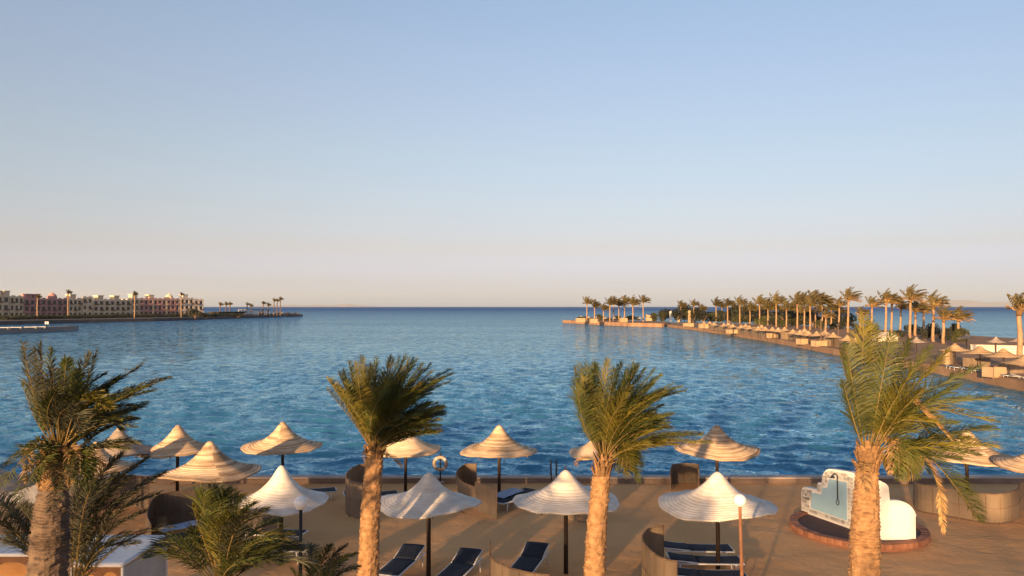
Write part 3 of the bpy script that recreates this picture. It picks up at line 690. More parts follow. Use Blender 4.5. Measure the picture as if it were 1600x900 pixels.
UM = [  # label, apex u, v, material, radius, drop, seed, tilt
    ('grey straw umbrella cut by the left edge of the picture', -22, 716, 'straw_grey', 1.35, .75, 2, 0),
    ('straw umbrella mostly hidden behind the shaggy collar of the left palm', 150, 690, 'straw_tan', 1.25, .85, 3, 0),
    ('striped straw umbrella by the water, half behind the left palm fronds', 186, 668, 'straw_grey', 1.35, .85, 4, 0),
    ('tan straw umbrella by the water, nearest left of the broad striped one', 278, 664, 'straw_tan', 1.42, .92, 5, .02),
    ('tan ringed umbrella by the water, left of the second palm', 442, 659, 'straw_tan', 1.47, .92, 6, 0),
    ('cream umbrella by the water, just right of the second palm', 634, 661, 'straw_cream', 1.30, .98, 7, 0),
    ('tan umbrella by the water, between the lifebuoy and the third palm', 780, 664, 'straw_tan', 1.43, .92, 8, 0),
    ('cream umbrella mostly hidden behind the third palm trunk', 940, 666, 'straw_cream', 1.2, .95, 9, 0),
    ('ringed umbrella by the water, directly behind a larger pale umbrella', 1120, 664, 'straw_tan', 1.52, .9, 10, .02),
    ('tan umbrella by the water at right, behind the hanging brown frond', 1510, 671, 'straw_tan', 1.72, .95, 11, .03),
    ('straw umbrella cut by the right edge of the picture', 1624, 692, 'straw_tan', 1.25, .7, 12, 0)]
for lb, u, v, mk, r_, dr, sd, tl in UM: umbrella(lb, u, v, mk, r_, dr, seed=sd, tilt=tl)
umbrella('broad striped straw umbrella in front of two others at left', 328, 689, 'straw_tan', 1.60, 1.0, seed=21, tilt=.05)
umbrella('pale umbrella with a tall cone beside the black lamp post', 440, 727, 'straw_pale', 1.28, .95, seed=22, tilt=.02)
umbrella('white umbrella with dark pole over two navy loungers, right of the second palm', 670, 738, 'straw_pale', 1.36, .78, seed=23, tilt=.01, finial=False)
umbrella('white wavy-rimmed umbrella left of the third palm with a thin finial', 884, 734, 'straw_pale', 1.45, .80, seed=24, tilt=.0, finial=True)
umbrella('wide pale umbrella behind the orange lamp post', 1121, 737, 'straw_pale', 1.54, .85, seed=25, tilt=.0)

# ---- loungers
def lounger_proto(back=32, L=1.92, W=.64):
    t = empty('sun_lounger')
    h = .33; hx = L * .62; a = R(back); bl = L - hx
    ex, ez = hx + bl * math.cos(a), h + bl * math.sin(a)
    for s_ in (-1, 1):
        y = s_ * W / 2
        mb = MB(); mb.smooth = True; mb.tube([(0, y, h), (L * .5, y, h), (L * .97, y, h)], .022, 8); mb.build('side_rail', M['white_metal'], t)
        mb = MB(); mb.smooth = True; mb.tube([(hx, y * .96, h + .02), (ex, y * .96, ez)], .02, 8); mb.build('back_rail', M['white_metal'], t)
        for x in (.22, L * .86):
            mb = MB(); mb.smooth = True; mb.tube([(x, y, h), (x + (.06 if x > 1 else -.06), y * 1.02, 0)], .02, 8); mb.build('leg', M['white_metal'], t)
        mb = MB(); mb.tube([(hx + bl * .6 * math.cos(a), y * .9, h + bl * .6 * math.sin(a)), (hx + bl * .85, y * .9, h)], .012, 6); mb.build('back_strut', M['white_metal'], t)
    for x, z, nm in ((0, h, 'foot_bar'), (ex, ez, 'head_bar')):
        mb = MB(); mb.smooth = True; mb.tube([(x, -W/2, z), (x, W/2, z)], .021, 8); mb.build(nm, M['white_metal'], t)
    def pad(x0, x1, z0, z1, n=7):
        mb = MB(); mb.smooth = True; vs_ = []
        for i in range(n):
            s_ = i / (n - 1); sag = -.012 * math.sin(math.pi * s_)
            for y in (-W*.48, -W*.3, 0, W*.3, W*.48):
                e = .012 * (1 - abs(y / (W * .48)) ** 4)
                vs_.append((x0 + (x1-x0)*s_, y, z0 + (z1-z0)*s_ + sag + e + .028))
        m_ = len(vs_); vs_ += [(x, y, z - .045) for x, y, z in vs_]
        f = []
        for i in range(n-1):
            for k in range(4):
                f.append((i*5+k, (i+1)*5+k, (i+1)*5+k+1, i*5+k+1)); f.append((m_+i*5+k, m_+i*5+k+1, m_+(i+1)*5+k+1, m_+(i+1)*5+k))
        for i in range(n-1):
            f.append((i*5, m_+i*5, m_+(i+1)*5, (i+1)*5)); f.append((i*5+4, (i+1)*5+4, m_+(i+1)*5+4, m_+i*5+4))
        for k in range(4):
            f.append((k, k+1, m_+k+1, m_+k)); q = (n-1)*5; f.append((q+k, m_+q+k, m_+q+k+1, q+k+1))
        return mb.add(vs_, f)
    pad(.03, hx - .01, h, h).build('seat_pad', M['navy'], t)
    pad(hx + .01, ex - .02, h + .015, ez).build('back_pad', M['navy'], t)
    return t
P_up, P_flat = lounger_proto(15), lounger_proto(7)
used = set()
def lounger(label, foot, head, proto, group='navy sun loungers'):
    o = proto if proto.name not in used else copy_tree(proto)
    used.add(proto.name); d = head - foot
    o.location = (foot.x, foot.y, .0); o.rotation_euler = (0, 0, math.atan2(d.y, d.x))
    return tag(o, label, 'sun lounger', group)
def L_at(u, v, ang): p = gp(u, v, .33); return p, p + Vector((math.cos(R(ang)), math.sin(R(ang)), 0))
lounger('navy lounger with white frame between second palm and the dark umbrella pole', *L_at(604, 899, 76), P_up)
lounger('navy lounger just right of the white umbrella pole at the bottom edge', *L_at(697, 907, 74), P_up)
lounger('navy lounger partly behind the low curved windbreak at the bottom', *L_at(812, 895, 74), P_up)
lounger('rear one of three navy loungers under the wide pale umbrella', *L_at(1143, 857, 178), P_flat)
lounger('middle one of three navy loungers behind the orange lamp post', *L_at(1158, 876, 178), P_flat)
lounger('nearest of three navy loungers, cut by the bottom edge, by the orange lamp post', *L_at(1166, 899, 178), P_flat)
lounger('upper one of two navy loungers left of the black lamp post', *L_at(474, 834, 172), P_flat)
lounger('lower one of two navy loungers by the foot of the black lamp post', *L_at(482, 857, 172), P_flat)
lounger('navy lounger near the sea wall, left of the tall curved windbreak', *L_at(525, 765, 196), P_flat)
lounger('navy lounger near the sea wall behind the second palm trunk', *L_at(622, 770, 196), P_flat)
lt = lounger('navy lounger with a blue and white towel under the water-side umbrella', *L_at(776, 785, 50), P_flat)
lounger('navy lounger inside the large dark windbreak at left', *L_at(262, 842, 40), P_up)
# the towel lies on its lounger
def towel(label, u, v, ang, z=.40, L=1.2, W=.6):
    p = gp(u, v, z); mb = MB(); mb.smooth = True; n = 16; vs_ = []
    for i in range(n):
        for k in range(9):
            x = L * i / (n-1) - L/2; y = W * k / 8 - W/2
            vs_.append((x, y, .02 * mnoise.noise((x*4, y*5, u)) + .06 * (x / L + .5)))
    f = [(i*9+k, (i+1)*9+k, (i+1)*9+k+1, i*9+k+1) for i in range(n-1) for k in range(8)]
    o = mb.add(vs_, f).build('beach_towel', M['towel'], None, p, (0, 0, R(ang)))
    so = o.modifiers.new('solid', 'SOLIDIFY'); so.thickness = .012
    return tag(o, label, 'towel')
towel('blue and white towel spread on a lounger by the water-side umbrella', 793, 771, 50)
towel('blue towel over the lounger inside the dark windbreak', 286, 822, 40, .5, 1.3)

# ---- curved windbreaks of canvas on posts
def windbreak(label, pts, h0, h1, mk='screen', n=6, tall=None, group='canvas windbreaks on the near beach'):
    o0 = Vector((pts[0].x, pts[0].y, 0)); sub = 4
    P_ = spline([Vector((p.x, p.y, 0)) - o0 for p in pts], n * sub + 1); N_ = len(P_)
    t = empty('windbreak', o0, 0, label, 'windbreak', group)
    hh = lambda i: h0 + (h1 - h0) * i / (N_ - 1)
    def nrm(i):
        d = P_[min(i+1, N_-1)] - P_[max(i-1, 0)]; return Vector((d.y, -d.x, 0)).normalized()
    for s_ in range(n):
        mb = MB(); vs_ = []
        idx = range(s_ * sub, s_ * sub + sub + 1)
        for q, i in enumerate(idx):
            bel = .012 * math.sin(math.pi * q / sub)
            e = .012 if q in (0, sub) else 0
            dd = (P_[min(i+1, N_-1)] - P_[max(i-1, 0)]).normalized() * (e if q == 0 else -e)
            for off in (-.012, .012):
                for z in (.02, hh(i) * .5, hh(i) - .01):
                    vs_.append(P_[i] + dd + nrm(i) * (off + bel) + Vector((0, 0, z)))
        f = []
        for q in range(sub):
            a = q * 6; b = a + 6
            f += [(a, b, b+1, a+1), (a+1, b+1, b+2, a+2), (a+3, a+4, b+4, b+3), (a+4, a+5, b+5, b+4), (a+2, b+2, b+5, a+5), (a, a+3, b+3, b)]
        f += [(0, 1, 4, 3), (1, 2, 5, 4)]; a = sub * 6; f += [(a, a+3, a+4, a+1), (a+1, a+4, a+5, a+2)]
        mb.add(vs_, f).build('screen_panel', M[mk], t)
    for s_ in range(n + 1):
        i = s_ * sub; p = P_[i]; hz = hh(i) + .03 + (tall if tall and s_ == 0 else 0)
        MB().tube([p + Vector((0, 0, -.1)), p + Vector((0, 0, hz))], .022, 7).build('post', M['wood'], t)
    mb = MB(); mb.tube([P_[i] + Vector((0, 0, hh(i) + .004)) for i in range(N_)], .017, 6); mb.build('top_rail', M['wood'], t)
    for fz in (.5,):
        mb = MB(); mb.tube([P_[i] + nrm(i) * .03 + Vector((0, 0, hh(i) * fz)) for i in range(N_)], .007, 5); mb.build('batten', M['wood'], t)
    return t
G = lambda l, z=0: [gp(u, v, z) for u, v in l]
windbreak('tall curved windbreak behind the second palm trunk near the sea wall', G([(588, 779), (562, 779), (543, 792), (543, 805), (566, 813)]), 1.25, 1.2, n=5)
windbreak('curved windbreak left of the water-side umbrella pole, tan outside and grey inside', G([(744, 768), (726, 766), (713, 777), (722, 789), (743, 795)]), 1.05, .75, n=4)
windbreak('flat brown windbreak panel left of the lounger with the towel', G([(743, 797), (760, 804), (776, 811)]), .95, .95, 'screen_dark', n=2)
windbreak('low curved windbreak with a tall end post at the bottom between palms', G([(766, 866), (771, 874), (785, 882), (812, 890), (836, 894), (858, 896)], 1.1), 1.1, 1.06, n=5, tall=.28)
windbreak('curved windbreak at the left end of the three navy loungers', G([(1036, 824), (1014, 827), (1004, 838), (1008, 850), (1022, 863), (1038, 871), (1057, 874)], 1.2), 1.22, 1.15, n=6)
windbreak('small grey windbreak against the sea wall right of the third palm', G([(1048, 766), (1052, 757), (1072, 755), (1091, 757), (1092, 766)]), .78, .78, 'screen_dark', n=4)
windbreak('tan windbreak panel mostly hidden behind the white wavy umbrella', G([(886, 812), (905, 816), (926, 819)]), 1.0, 1.0, n=2)
windbreak('long low windbreak with a sunlit rounded corner at right by the sea wall', G([(1428, 788), (1436, 798), (1480, 806), (1536, 816), (1566, 817), (1590, 809), (1598, 796), (1640, 792)]), .92, .95, n=9)
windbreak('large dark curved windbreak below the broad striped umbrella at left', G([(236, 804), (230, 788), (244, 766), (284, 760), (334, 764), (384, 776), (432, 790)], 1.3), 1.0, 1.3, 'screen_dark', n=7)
windbreak('narrow wooden panel standing in front of the large dark windbreak', G([(234, 836), (246, 838), (259, 838)]), .6, .6, 'screen', n=1)
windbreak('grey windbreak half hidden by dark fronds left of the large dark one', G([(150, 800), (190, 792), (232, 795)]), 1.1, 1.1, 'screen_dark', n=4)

# ---- lifebuoy on its post, ladder rails
lp = gp(688, 757)
post = empty('lifebuoy_post', (lp.x, lp.y, 0), 0, 'thin black post carrying the lifebuoy at the sea wall', 'post')
MB().tube([(0, 0, -.1), (0, 0, 1.24)], .03, 8).build('shaft', M['pole_black'], post)
MB().box((-.16, -.05, .08), (.16, .05, .12)).build('foot_shelf', M['tent_side'], post)
MB().tube([(-.02, -.03, .98), (-.02, -.12, .98), (-.02, -.12, 1.03)], .012, 6).build('hook', M['pole_black'], post)
bp = Vector((lp.x, lp.y - .08, 0)); bz = dp(688, 724, lp.y - .08).z
lb = empty('lifebuoy', (bp.x, bp.y, bz), 0, 'round straw-coloured lifebuoy hanging on a thin black post', 'lifebuoy')
mb = MB(); mb.smooth = True; n1, n2 = 32, 10
vs_ = [((.24 + .065*math.cos(b)) * math.cos(a), .065*math.sin(b), (.24 + .065*math.cos(b)) * math.sin(a)) for a in np.linspace(0, 2*math.pi, n1, False) for b in np.linspace(0, 2*math.pi, n2, False)]
mb.add(vs_, [(i*n2+k, i*n2+(k+1) % n2, ((i+1) % n1)*n2+(k+1) % n2, ((i+1) % n1)*n2+k) for i in range(n1) for k in range(n2)]).build('ring', M['buoy'], lb)
for i in range(4):
    a = i * math.pi / 2 + .7; c = Vector((.24 * math.cos(a), 0, .24 * math.sin(a))); tt = Vector((-math.sin(a), 0, math.cos(a)))
    mb = MB(); mb.smooth = True; mb.tube([c - tt * .035, c + tt * .035], .071, 10); mb.build('band', M['white'], lb)
mb = MB(); mb.tube([((.30) * math.cos(a), -.03, .30 * math.sin(a)) for a in np.linspace(0, 2*math.pi, 25)], .008, 5); mb.build('rope', M['rib'], lb)
ld = empty('sea_ladder', (gp(866, 756).x, 31.3, 0), 0, 'pair of dark ladder rails rising at the sea wall by the white umbrella', 'ladder')
for x in (-.11, .11):
    mb = MB(); mb.smooth = True; mb.tube([(x, -.35, .1), (x, -.33, .75), (x, -.15, .9), (x, .2, .78), (x, .25, -1.2)], .022, 7); mb.build('hand_rail', M['steel'], ld)
for i in range(4): MB().tube([(-.11, .25, -.9 + .28*i), (.11, .25, -.9 + .28*i)], .016, 6).build('rung', M['steel'], ld)

# ---- globe lamps
def globe_material():
    m = bpy.data.materials.new('opal_globe'); m.use_nodes = True; b = m.node_tree.nodes['Principled BSDF']
    b.inputs['Base Color'].default_value = (.90, .88, .84, 1); b.inputs['Roughness'].default_value = .25
    b.inputs['Subsurface Weight'].default_value = .35; b.inputs['Subsurface Radius'].default_value = (.1, .1, .1)
    return m
M['globe'] = globe_material()
def lamp(label, u, v, D, mk, lean=0):
    c = dp(u, v, D); t = empty('globe_lamp', (c.x, c.y, 0), 0, label, 'lamp post', 'globe lamps on the beach')
    mb = MB(); mb.smooth = True; mb.tube([(lean, 0, -.1), (lean * .5, 0, c.z * .5), (0, 0, c.z - .13)], [.045, .04, .034], 12); mb.build('pole', M[mk], t)
    mb = MB(); mb.smooth = True; mb.lathe([(.0, -.17), (.03, -.17), (.04, -.14), (.085, -.10), (.085, -.085), (0, -.085)], 16); mb.build('collar', M[mk], t, (0, 0, c.z))
    mb = MB(); mb.smooth = True
    mb.lathe([(max(.001, .142 * math.sin(a)), -.142 * math.cos(a)) for a in np.linspace(0, math.pi, 15)], 24); mb.build('globe', M['globe'], t, (0, 0, c.z))
lamp('white globe lamp on a black post among the left fronds', 470, 786, 16, 'pole_black')
lamp('white globe lamp on an orange post in front of the wide pale umbrella', 1156, 782, 17, 'pole_orange', .06)

# ---- the beach shower: stepped plaster walls on a round brick plinth
def shower():
    c = gp(1340, 829); t = empty('beach_shower', (c.x, c.y, 0), 0, 'stepped white shower wall with pale blue tiled face on a round brick plinth', 'shower')
    Rp = 2.02
    mb = MB(); mb.lathe([(.001, .13), (Rp - .24, .13)], 48); mb.build('floor', M['maroon'], t)
    mb = MB(); mb.lathe([(Rp - .02, -.1), (Rp - .02, .03)], 48); mb.build('footing', M['brick'], t)
    bk = MB().box((-.105, -.125, 0), (.105, .125, .15)); me = bk.mesh('brick', M['brick'])
    nb = 56
    for i in range(nb):
        a = 2 * math.pi * i / nb; link('brick', me, t, ((Rp - .125) * math.cos(a), (Rp - .125) * math.sin(a), .025 + .004 * (i * 7 % 3)), (0, 0, a + math.pi/2))
    def wing(name, a, b, prof, th, m):
        a = Vector((a.x, a.y, 0)) - Vector((c.x, c.y, 0)); b = Vector((b.x, b.y, 0)) - Vector((c.x, c.y, 0))
        d = (b - a); L = d.length; d.normalize(); nn = Vector((d.y, -d.x, 0)); up = Vector((0, 0, 1))
        n = len(prof); vs_ = [a + d * (s_ * L) + up * z + nn * o for o in (th/2, -th/2) for s_, z in prof]
        mb = MB().add(vs_, [tuple(range(n))[::-1], tuple(range(n, 2*n))] + [(i, (i+1) % n, n+(i+1) % n, n+i) for i in range(n)])
        mb.build(name, m, t, bevel=.008)
        return a, d, L, nn
    p1, p2 = gp(1256, 799, .13), gp(1352, 833, .13)
    ra = lambda cx, cz, r, a0, a1, k, asp: [(cx + r * asp * math.cos(R(a0 + (a1-a0)*i/k)), cz + r * math.sin(R(a0 + (a1-a0)*i/k))) for i in range(k+1)]
    L1 = (p2 - p1).length; A1 = 1 / L1
    prof1 = [(0, .1), (0, .80)] + ra(.20*A1, .80, .20, 170, 95, 4, A1) + [(.75*A1, 1.03), (.78*A1, 1.28), (.95*A1, 1.30)] + ra(1.40*A1, 1.42, .42, 170, 92, 5, A1) + [(.80, 1.90), (1, 1.90), (1, .1)]
    a, d, L, nn = wing('wall', p1, p2, prof1, .2, M['white'])
    if nn.y > 0: nn = -nn
    if (nn.x > 0): nn = -nn
    up = Vector((0, 0, 1))
    def face(pr, th, name, m, off=.1):
        n = len(pr); vs_ = [a + d * s_ + up * z + nn * (off + o) for o in (0, th) for s_, z in pr]
        MB().add(vs_, [tuple(range(n)), tuple(range(n, 2*n))[::-1]] + [(i, n+i, n+(i+1) % n, (i+1) % n) for i in range(n)]).build(name, m, t)
    blue = [(.46, .36), (.46, .88), (.95, .92), (.98, 1.16), (1.22, 1.2), (1.28, 1.5), (L - .62, 1.55), (L - .62, .36)]
    face(blue, .012, 'tiled_face', M['tile_blue'])
    tl = MB().box((-.052, 0, -.052), (.052, .014, .052)); rot = math.atan2(d.y, d.x)
    tm = tl.mesh('mosaic_tile', M['tile_grey'])
    def put(s_, z):
        o = link('mosaic_tile', tm, t, a + d * s_ + up * z + nn * .1, (0, 0, rot))
        if (Matrix.Rotation(rot, 3, 'Z') @ Vector((0, 1, 0))).dot(nn) < 0: o.rotation_euler = (0, 0, rot + math.pi)
    def top_at(s_):
        return float(np.interp(s_ / L, *zip(*sorted([(x, z) for x, z in prof1 if z > .5])))) if True else 1
    s_ = .1
    while s_ < L - .55:
        put(s_, .27)
        tz = top_at(s_) - .12
        for q in range(3):
            z = tz - q * .118
            lim = np.interp(s_, [0, .45, .46, .95, .98, 1.25, 1.3, L], [.3, .3, .95, .95, 1.22, 1.26, 1.62, 1.62])
            if z > lim: put(s_, z)
        s_ += .118
    for zi in range(5):
        for s_ in (.1, .218, .336):
            if .39 + zi*.118 < .74: put(s_, .39 + zi * .118)
    for zi in range(12): put(L - .53, .39 + zi * .118); put(L - .41, .39 + zi * .118)
    for i in range(9):  # tiles run on to the corner along the bottom
        pass
    pipe0 = a + d * 1.72 + nn * .17
    mb = MB(); mb.smooth = True; mb.tube([pipe0 + up * .95, pipe0 + up * 1.2, pipe0 + up * 1.70, pipe0 + up * 1.76 + nn * .1, pipe0 + up * 1.72 + nn * .2], .02, 8); mb.build('pipe', M['steel'], t)
    mb = MB(); mb.smooth = True; q = pipe0 + nn * .2; mb.tube([q + up * 1.72, q + up * 1.66, q + up * 1.64], [.015, .07, .07], 10); mb.build('shower_head', M['steel'], t)
    mb = MB(); mb.tube([pipe0 + up * (.86 + .09 * math.sin(x)) + d * (.06 * math.cos(x)) for x in np.linspace(0, 2*math.pi, 13)], .012, 6); mb.build('pull_ring', M['steel'], t)
    q1, q2 = gp(1357, 842, .13), gp(1429, 843, .13)
    L2 = (q2 - q1).length; A2 = 1 / L2
    prof2 = [(0, .1), (0, 1.9), (.34*A2, 1.88)] + ra(.36*A2, 1.62, .22, 80, 5, 4, A2) + [(.60*A2, 1.30)] + ra(.80*A2, .75, .55, 88, 12, 6, A2 * 1.05) + [(1, .82), (1, .1)]
    wing('wall', q1, q2, prof2, .18, M['white'])
    q3, q4 = gp(1362, 836, .13), gp(1420, 812, .13)
    L3 = (q4 - q3).length; A3 = 1 / L3
    prof3 = [(0, .1), (0, 1.89), (.9*A3, 1.88), (1.0*A3, 1.4), (1.6*A3, 1.3), (1, .9), (1, .1)]
    return t
shower()

# ---- tented kiosks at the lower left
def kiosk(label, u0, u1, vb, vf, z):
    b0, b1, f1, f0 = gp(u0[0], vb, z), gp(u1[0], vb, z), gp(u1[1], vf, z), gp(u0[1], vf, z)
    c = (b0 + f1) / 2; o0 = Vector((c.x, c.y, 0)); t = empty('kiosk', o0, 0, label, 'kiosk', 'white roofed kiosks')
    n = 12; mb = MB(); mb.smooth = True; vs_ = []
    for top in (0, -.05):
        for j in range(n):
            for i in range(n):
                s_, q = i/(n-1), j/(n-1); p = (f0.lerp(f1, s_)).lerp(b0.lerp(b1, s_), q) - o0
                sag = -.05 * math.sin(math.pi*s_) * math.sin(math.pi*q) + .008 * mnoise.noise((s_*5, q*4, 1))
                vs_.append((p.x, p.y, p.z + sag + top))
    f = [(j*n+i, j*n+i+1, (j+1)*n+i+1, (j+1)*n+i) for j in range(n-1) for i in range(n-1)] + [(n*n+j*n+i, n*n+(j+1)*n+i, n*n+(j+1)*n+i+1, n*n+j*n+i+1) for j in range(n-1) for i in range(n-1)]
    e = [i for i in range(n)] + [(j+1)*n-1 for j in range(1, n)] + [n*n-1-i for i in range(1, n)] + [j*n for j in range(n-2, 0, -1)]
    f += [(e[i], n*n+e[i], n*n+e[(i+1) % len(e)], e[(i+1) % len(e)]) for i in range(len(e))]
    mb.add(vs_, f).build('roof', M['roof_cloth'], t)
    def wall(p, q, z1, name, m, th=.03):
        d = (q - p).normalized(); nn = Vector((d.y, -d.x, 0)) * th
        P_ = [p - o0, q - o0, q - o0 - nn, p - o0 - nn]
        MB().prism([(a.x, a.y) for a in P_], 0, z1).build(name, m, t)
    g = lambda p: Vector((p.x, p.y, 0))
    k0, k1 = g(f0).lerp(g(b1), .04), g(f1).lerp(g(b0), .04)
    wall(k0, k1, z - .10, 'front_wall', M['orange'])
    dd = (k1 - k0); nn = Vector((dd.y, -dd.x, 0)).normalized()
    for i in range(2):                                   # scalloped brown border hanging under the roof
        mb = MB(); vs_ = []; m_ = 20; top = z - .06
        for q in range(m_ + 1):
            s_ = (i + q / m_) / 2; p = k0.lerp(k1, s_) - o0 + nn * .012
            dep = .10 + .28 * (abs(2 * q / m_ - 1) ** 3)
            vs_ += [(p.x, p.y, top), (p.x, p.y, top - dep), (p.x + nn.x*.01, p.y + nn.y*.01, top - dep), (p.x + nn.x*.01, p.y + nn.y*.01, top)]
        f = [(4*q+k, 4*q+(k+1) % 4, 4*q+4+(k+1) % 4, 4*q+4+k) for q in range(m_) for k in range(4)]
        mb.add(vs_, f).build('valance', M['orange_dark'], t)
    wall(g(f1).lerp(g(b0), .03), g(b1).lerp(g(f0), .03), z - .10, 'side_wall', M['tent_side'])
    for p in (f0, f1, b0, b1):
        q = g(p).lerp(g(c), .02) - o0; MB().tube([q, q + Vector((0, 0, z - .06))], .028, 8).build('post', M['white_metal'], t)
kiosk('white roofed kiosk with orange front, right of the shaded left palm trunk', (150, 112), (262, 192), 836, 882, 2.3)
kiosk('white roofed kiosk with orange front at the left picture edge', (-70, -90), (66, 60), 836, 866, 2.3)

# ---- line with a white sheet and a red towel, far left
def clothes_line():
    p, q = dp(-40, 742, 24), dp(66, 742, 24); z = p.z; o0 = Vector((p.x, p.y, 0))
    t = empty('clothes_line', o0, 0, 'clothes line on posts behind the left palm', 'clothes line')
    for a in (p, q): MB().tube([(a.x - o0.x, 0, -.1), (a.x - o0.x, 0, z + .05)], .03, 8).build('post', M['pole_black'], t)
    MB().tube([(0, 0, z), ((q.x - p.x) / 2, 0, z - .03), (q.x - p.x, 0, z)], .008, 5).build('line', M['tent_side'], t)
    def sheet(name, label, u0, u1, drop, m, y, cat):
        a, b = dp(u0, 742, 24), dp(u1, 742, 24); n, k_ = 40, 12; vs_ = []
        for j in range(k_):
            for i in range(n):
                s_ = i / (n-1); w_ = j / (k_-1)
                vs_.append(((b.x - a.x) * s_, y + .05 * math.sin(s_ * 24 + w_) * (.2 + w_), -drop * w_ - .03 * math.sin(math.pi * s_)))
        mb = MB(); mb.smooth = True
        o = mb.add(vs_, [(j*n+i, j*n+i+1, (j+1)*n+i+1, (j+1)*n+i) for j in range(k_-1) for i in range(n-1)]).build(name, m, None, (a.x, a.y, z - .01))
        o.modifiers.new('s', 'SOLIDIFY').thickness = .008
        tag(o, label, cat)
    sheet('sheet', 'white sheet hanging behind the left palm near the picture edge', -30, 62, .85, M['cloth_white'], 0, 'sheet')
    sheet('towel', 'small red towel hung over the white sheet at far left', 22, 36, .16, M['red'], -.07, 'towel')
clothes_line()

# ================================================================ THE SPIT ON THE RIGHT
ORD = ['first', 'second', 'third', 'fourth', 'fifth', 'sixth', 'seventh', 'eighth', 'ninth', 'tenth', 'eleventh', 'twelfth', 'thirteenth', 'fourteenth', 'fifteenth', 'sixteenth', 'seventeenth', 'eighteenth', 'nineteenth', 'twentieth', 'twenty-first', 'twenty-second', 'twenty-third', 'twenty-fourth', 'twenty-fifth']
# crowns of far palms: every frond a mesh, three kinds of crown, blown to the right
def far_crown(seed, n=24, L=2.6):
    rs = random.Random(seed); out = []
    for i in range(n):
        q = i * 2.399; up = 1.9 - 1.9 * (i / n) ** 1.2
        d = Vector((math.cos(q) + .35, math.sin(q), up + rs.uniform(-.2, .2)))
        pa = bend_path((0, 0, 0), d, L * rs.uniform(.75, 1.05), .55, .30, 8)
        out.append(frond_mesh(pa, M['frond_far'] if i < n * .8 else M['frond_dry'], rs, .75, 22, wid=.11, wind=.5, rad=.05, bare=.08))
    return out
CROWNS = [far_crown(s_) for s_ in (31, 32, 33, 34)]
JOINED = []
for fr in CROWNS:
    mb = MB()
    for me in fr: mb.add([v.co[:] for v in me.vertices], [tuple(p.vertices) for p in me.polygons])
    JOINED.append(mb.mesh('crown', M['frond_far']))
def far_palm(label, u, vt, vb, i, detail, group, z0=.0, r=.24, sc=1., lean=0., tm='trunk_far'):
    b = gp(u, vb, z0); top = dp(u, vt, b.y).z - 1.35 * sc; top = max(top, z0 + 2.0)
    t = empty('palm_tree', b, 0, label, 'palm tree', group)
    h = top - z0; rs = random.Random(i * 13 + 5); lx = lean * h
    mb = MB(); mb.smooth = True
    n = 9; mb.tube([(lx * (k/(n-1))**2, .1 * math.sin(k), h * k/(n-1) - .2 * (k == 0)) for k in range(n)], [r * (1.25 - .35 * k/(n-1)) * (1 + .07 * (k % 2)) for k in range(n)], 10)
    mb.build('trunk', M[tm], t)
    mb = MB(); mb.smooth = True; mb.tube([(lx, 0, h - .5), (lx, 0, h - .1), (lx, 0, h + .35)], [r * 1.0, r * 1.5, r * .6], 9); mb.build('crown_heart', M['boot'], t)
    if detail:
        for me in CROWNS[i % 4]:
            o = link('frond', me, t, (lx, 0, h)); o.scale = (sc,) * 3; o.rotation_euler = (0, 0, (i * .37) % .6 - .3)
    else:
        o = link('crown', JOINED[i % 4], t, (lx, 0, h)); o.scale = (sc * rs.uniform(.85, 1.15), sc, sc * rs.uniform(.85, 1.15)); o.rotation_euler = (0, 0, rs.uniform(-.5, .5))
    return t
tipP = [(917, 468, 501), (929, 473, 502), (943, 477, 503), (953, 469, 504), (959, 467, 502), (967, 470, 503), (976, 467, 502), (989, 469, 505.5), (1005, 465, 503)]
for i, (u, vt, vb) in enumerate(tipP):
    far_palm('windblown palm on the head of the spit, %s from its seaward end' % ORD[i], u, vt, vb, i, False, 'palms on the head of the spit', .3, .23, 1.6)
midP = [(1119, 470, 503.5), (1137, 469, 505), (1156, 468, 506), (1172, 476, 506), (1187, 466, 508), (1200, 474, 508.5), (1213, 465, 511), (1229, 474, 511.5), (1246, 464, 514), (1257, 463, 513), (1266, 467, 516), (1274, 460, 513), (1285, 464, 512), (1299, 474, 512)]
for i, (u, vt, vb) in enumerate(midP):
    far_palm('palm in the long row behind the spit umbrellas, %s counted from the sea' % ORD[i], u, vt, vb, i + 1, False, 'palms in the row along the spit', 0, .22, 1.75)
nearP = [(1290, 488, 519, 'short palm beside the row along the spit, in front of taller ones', .8), (1325, 457, 520, 'tall lone palm on the spit with fronds streaming to the right', 1.15),
         (1344, 484, 523, 'short palm on the spit right beside the tall lone palm', .8), (1311, 470, 513, 'slim palm just left of the tall lone palm on the spit', 1.0), (1362, 469, 518, 'slim palm between the tall lone palm and the tousled one', 1.05), (1407, 472, 520, 'slim palm behind, left of the thick palm pair', 1.0), (1443, 477, 522, 'slim low palm behind, right of the thick palm pair', 1.0), (1384, 461, 525, 'palm with a tousled crown above the upright yellow frond', 1.1),
         (1393, 464, 521, 'tall palm with a ragged crown behind its tousled neighbour on the spit', 1.0), (1422, 455, 528, 'tallest palm of the right-hand pair, thick pale trunk', 1.15),
         (1430, 476, 525, 'lower palm of the right-hand pair, fronds blown flat', 1.0), (1458, 465, 534, 'palm with flared trunk base on a mound near the white wall', 1.05),
         (1474, 486, 537, 'short leaning palm left of the near spit umbrellas', .95), (1497, 487, 531, 'short palm rising from dark bushes near the spit umbrellas', .95)]
for i, (u, vt, vb, lb, sc) in enumerate(nearP):
    far_palm(lb, u, vt, vb, i, True, 'palms near the spit umbrellas', 0, .24, sc * 1.35, lean=.03)
far_palm('tall palm at the right picture edge with dry upright stalks', 1594, 468, 582, 2, True, 'palms near the spit umbrellas', 0, .24, .95)

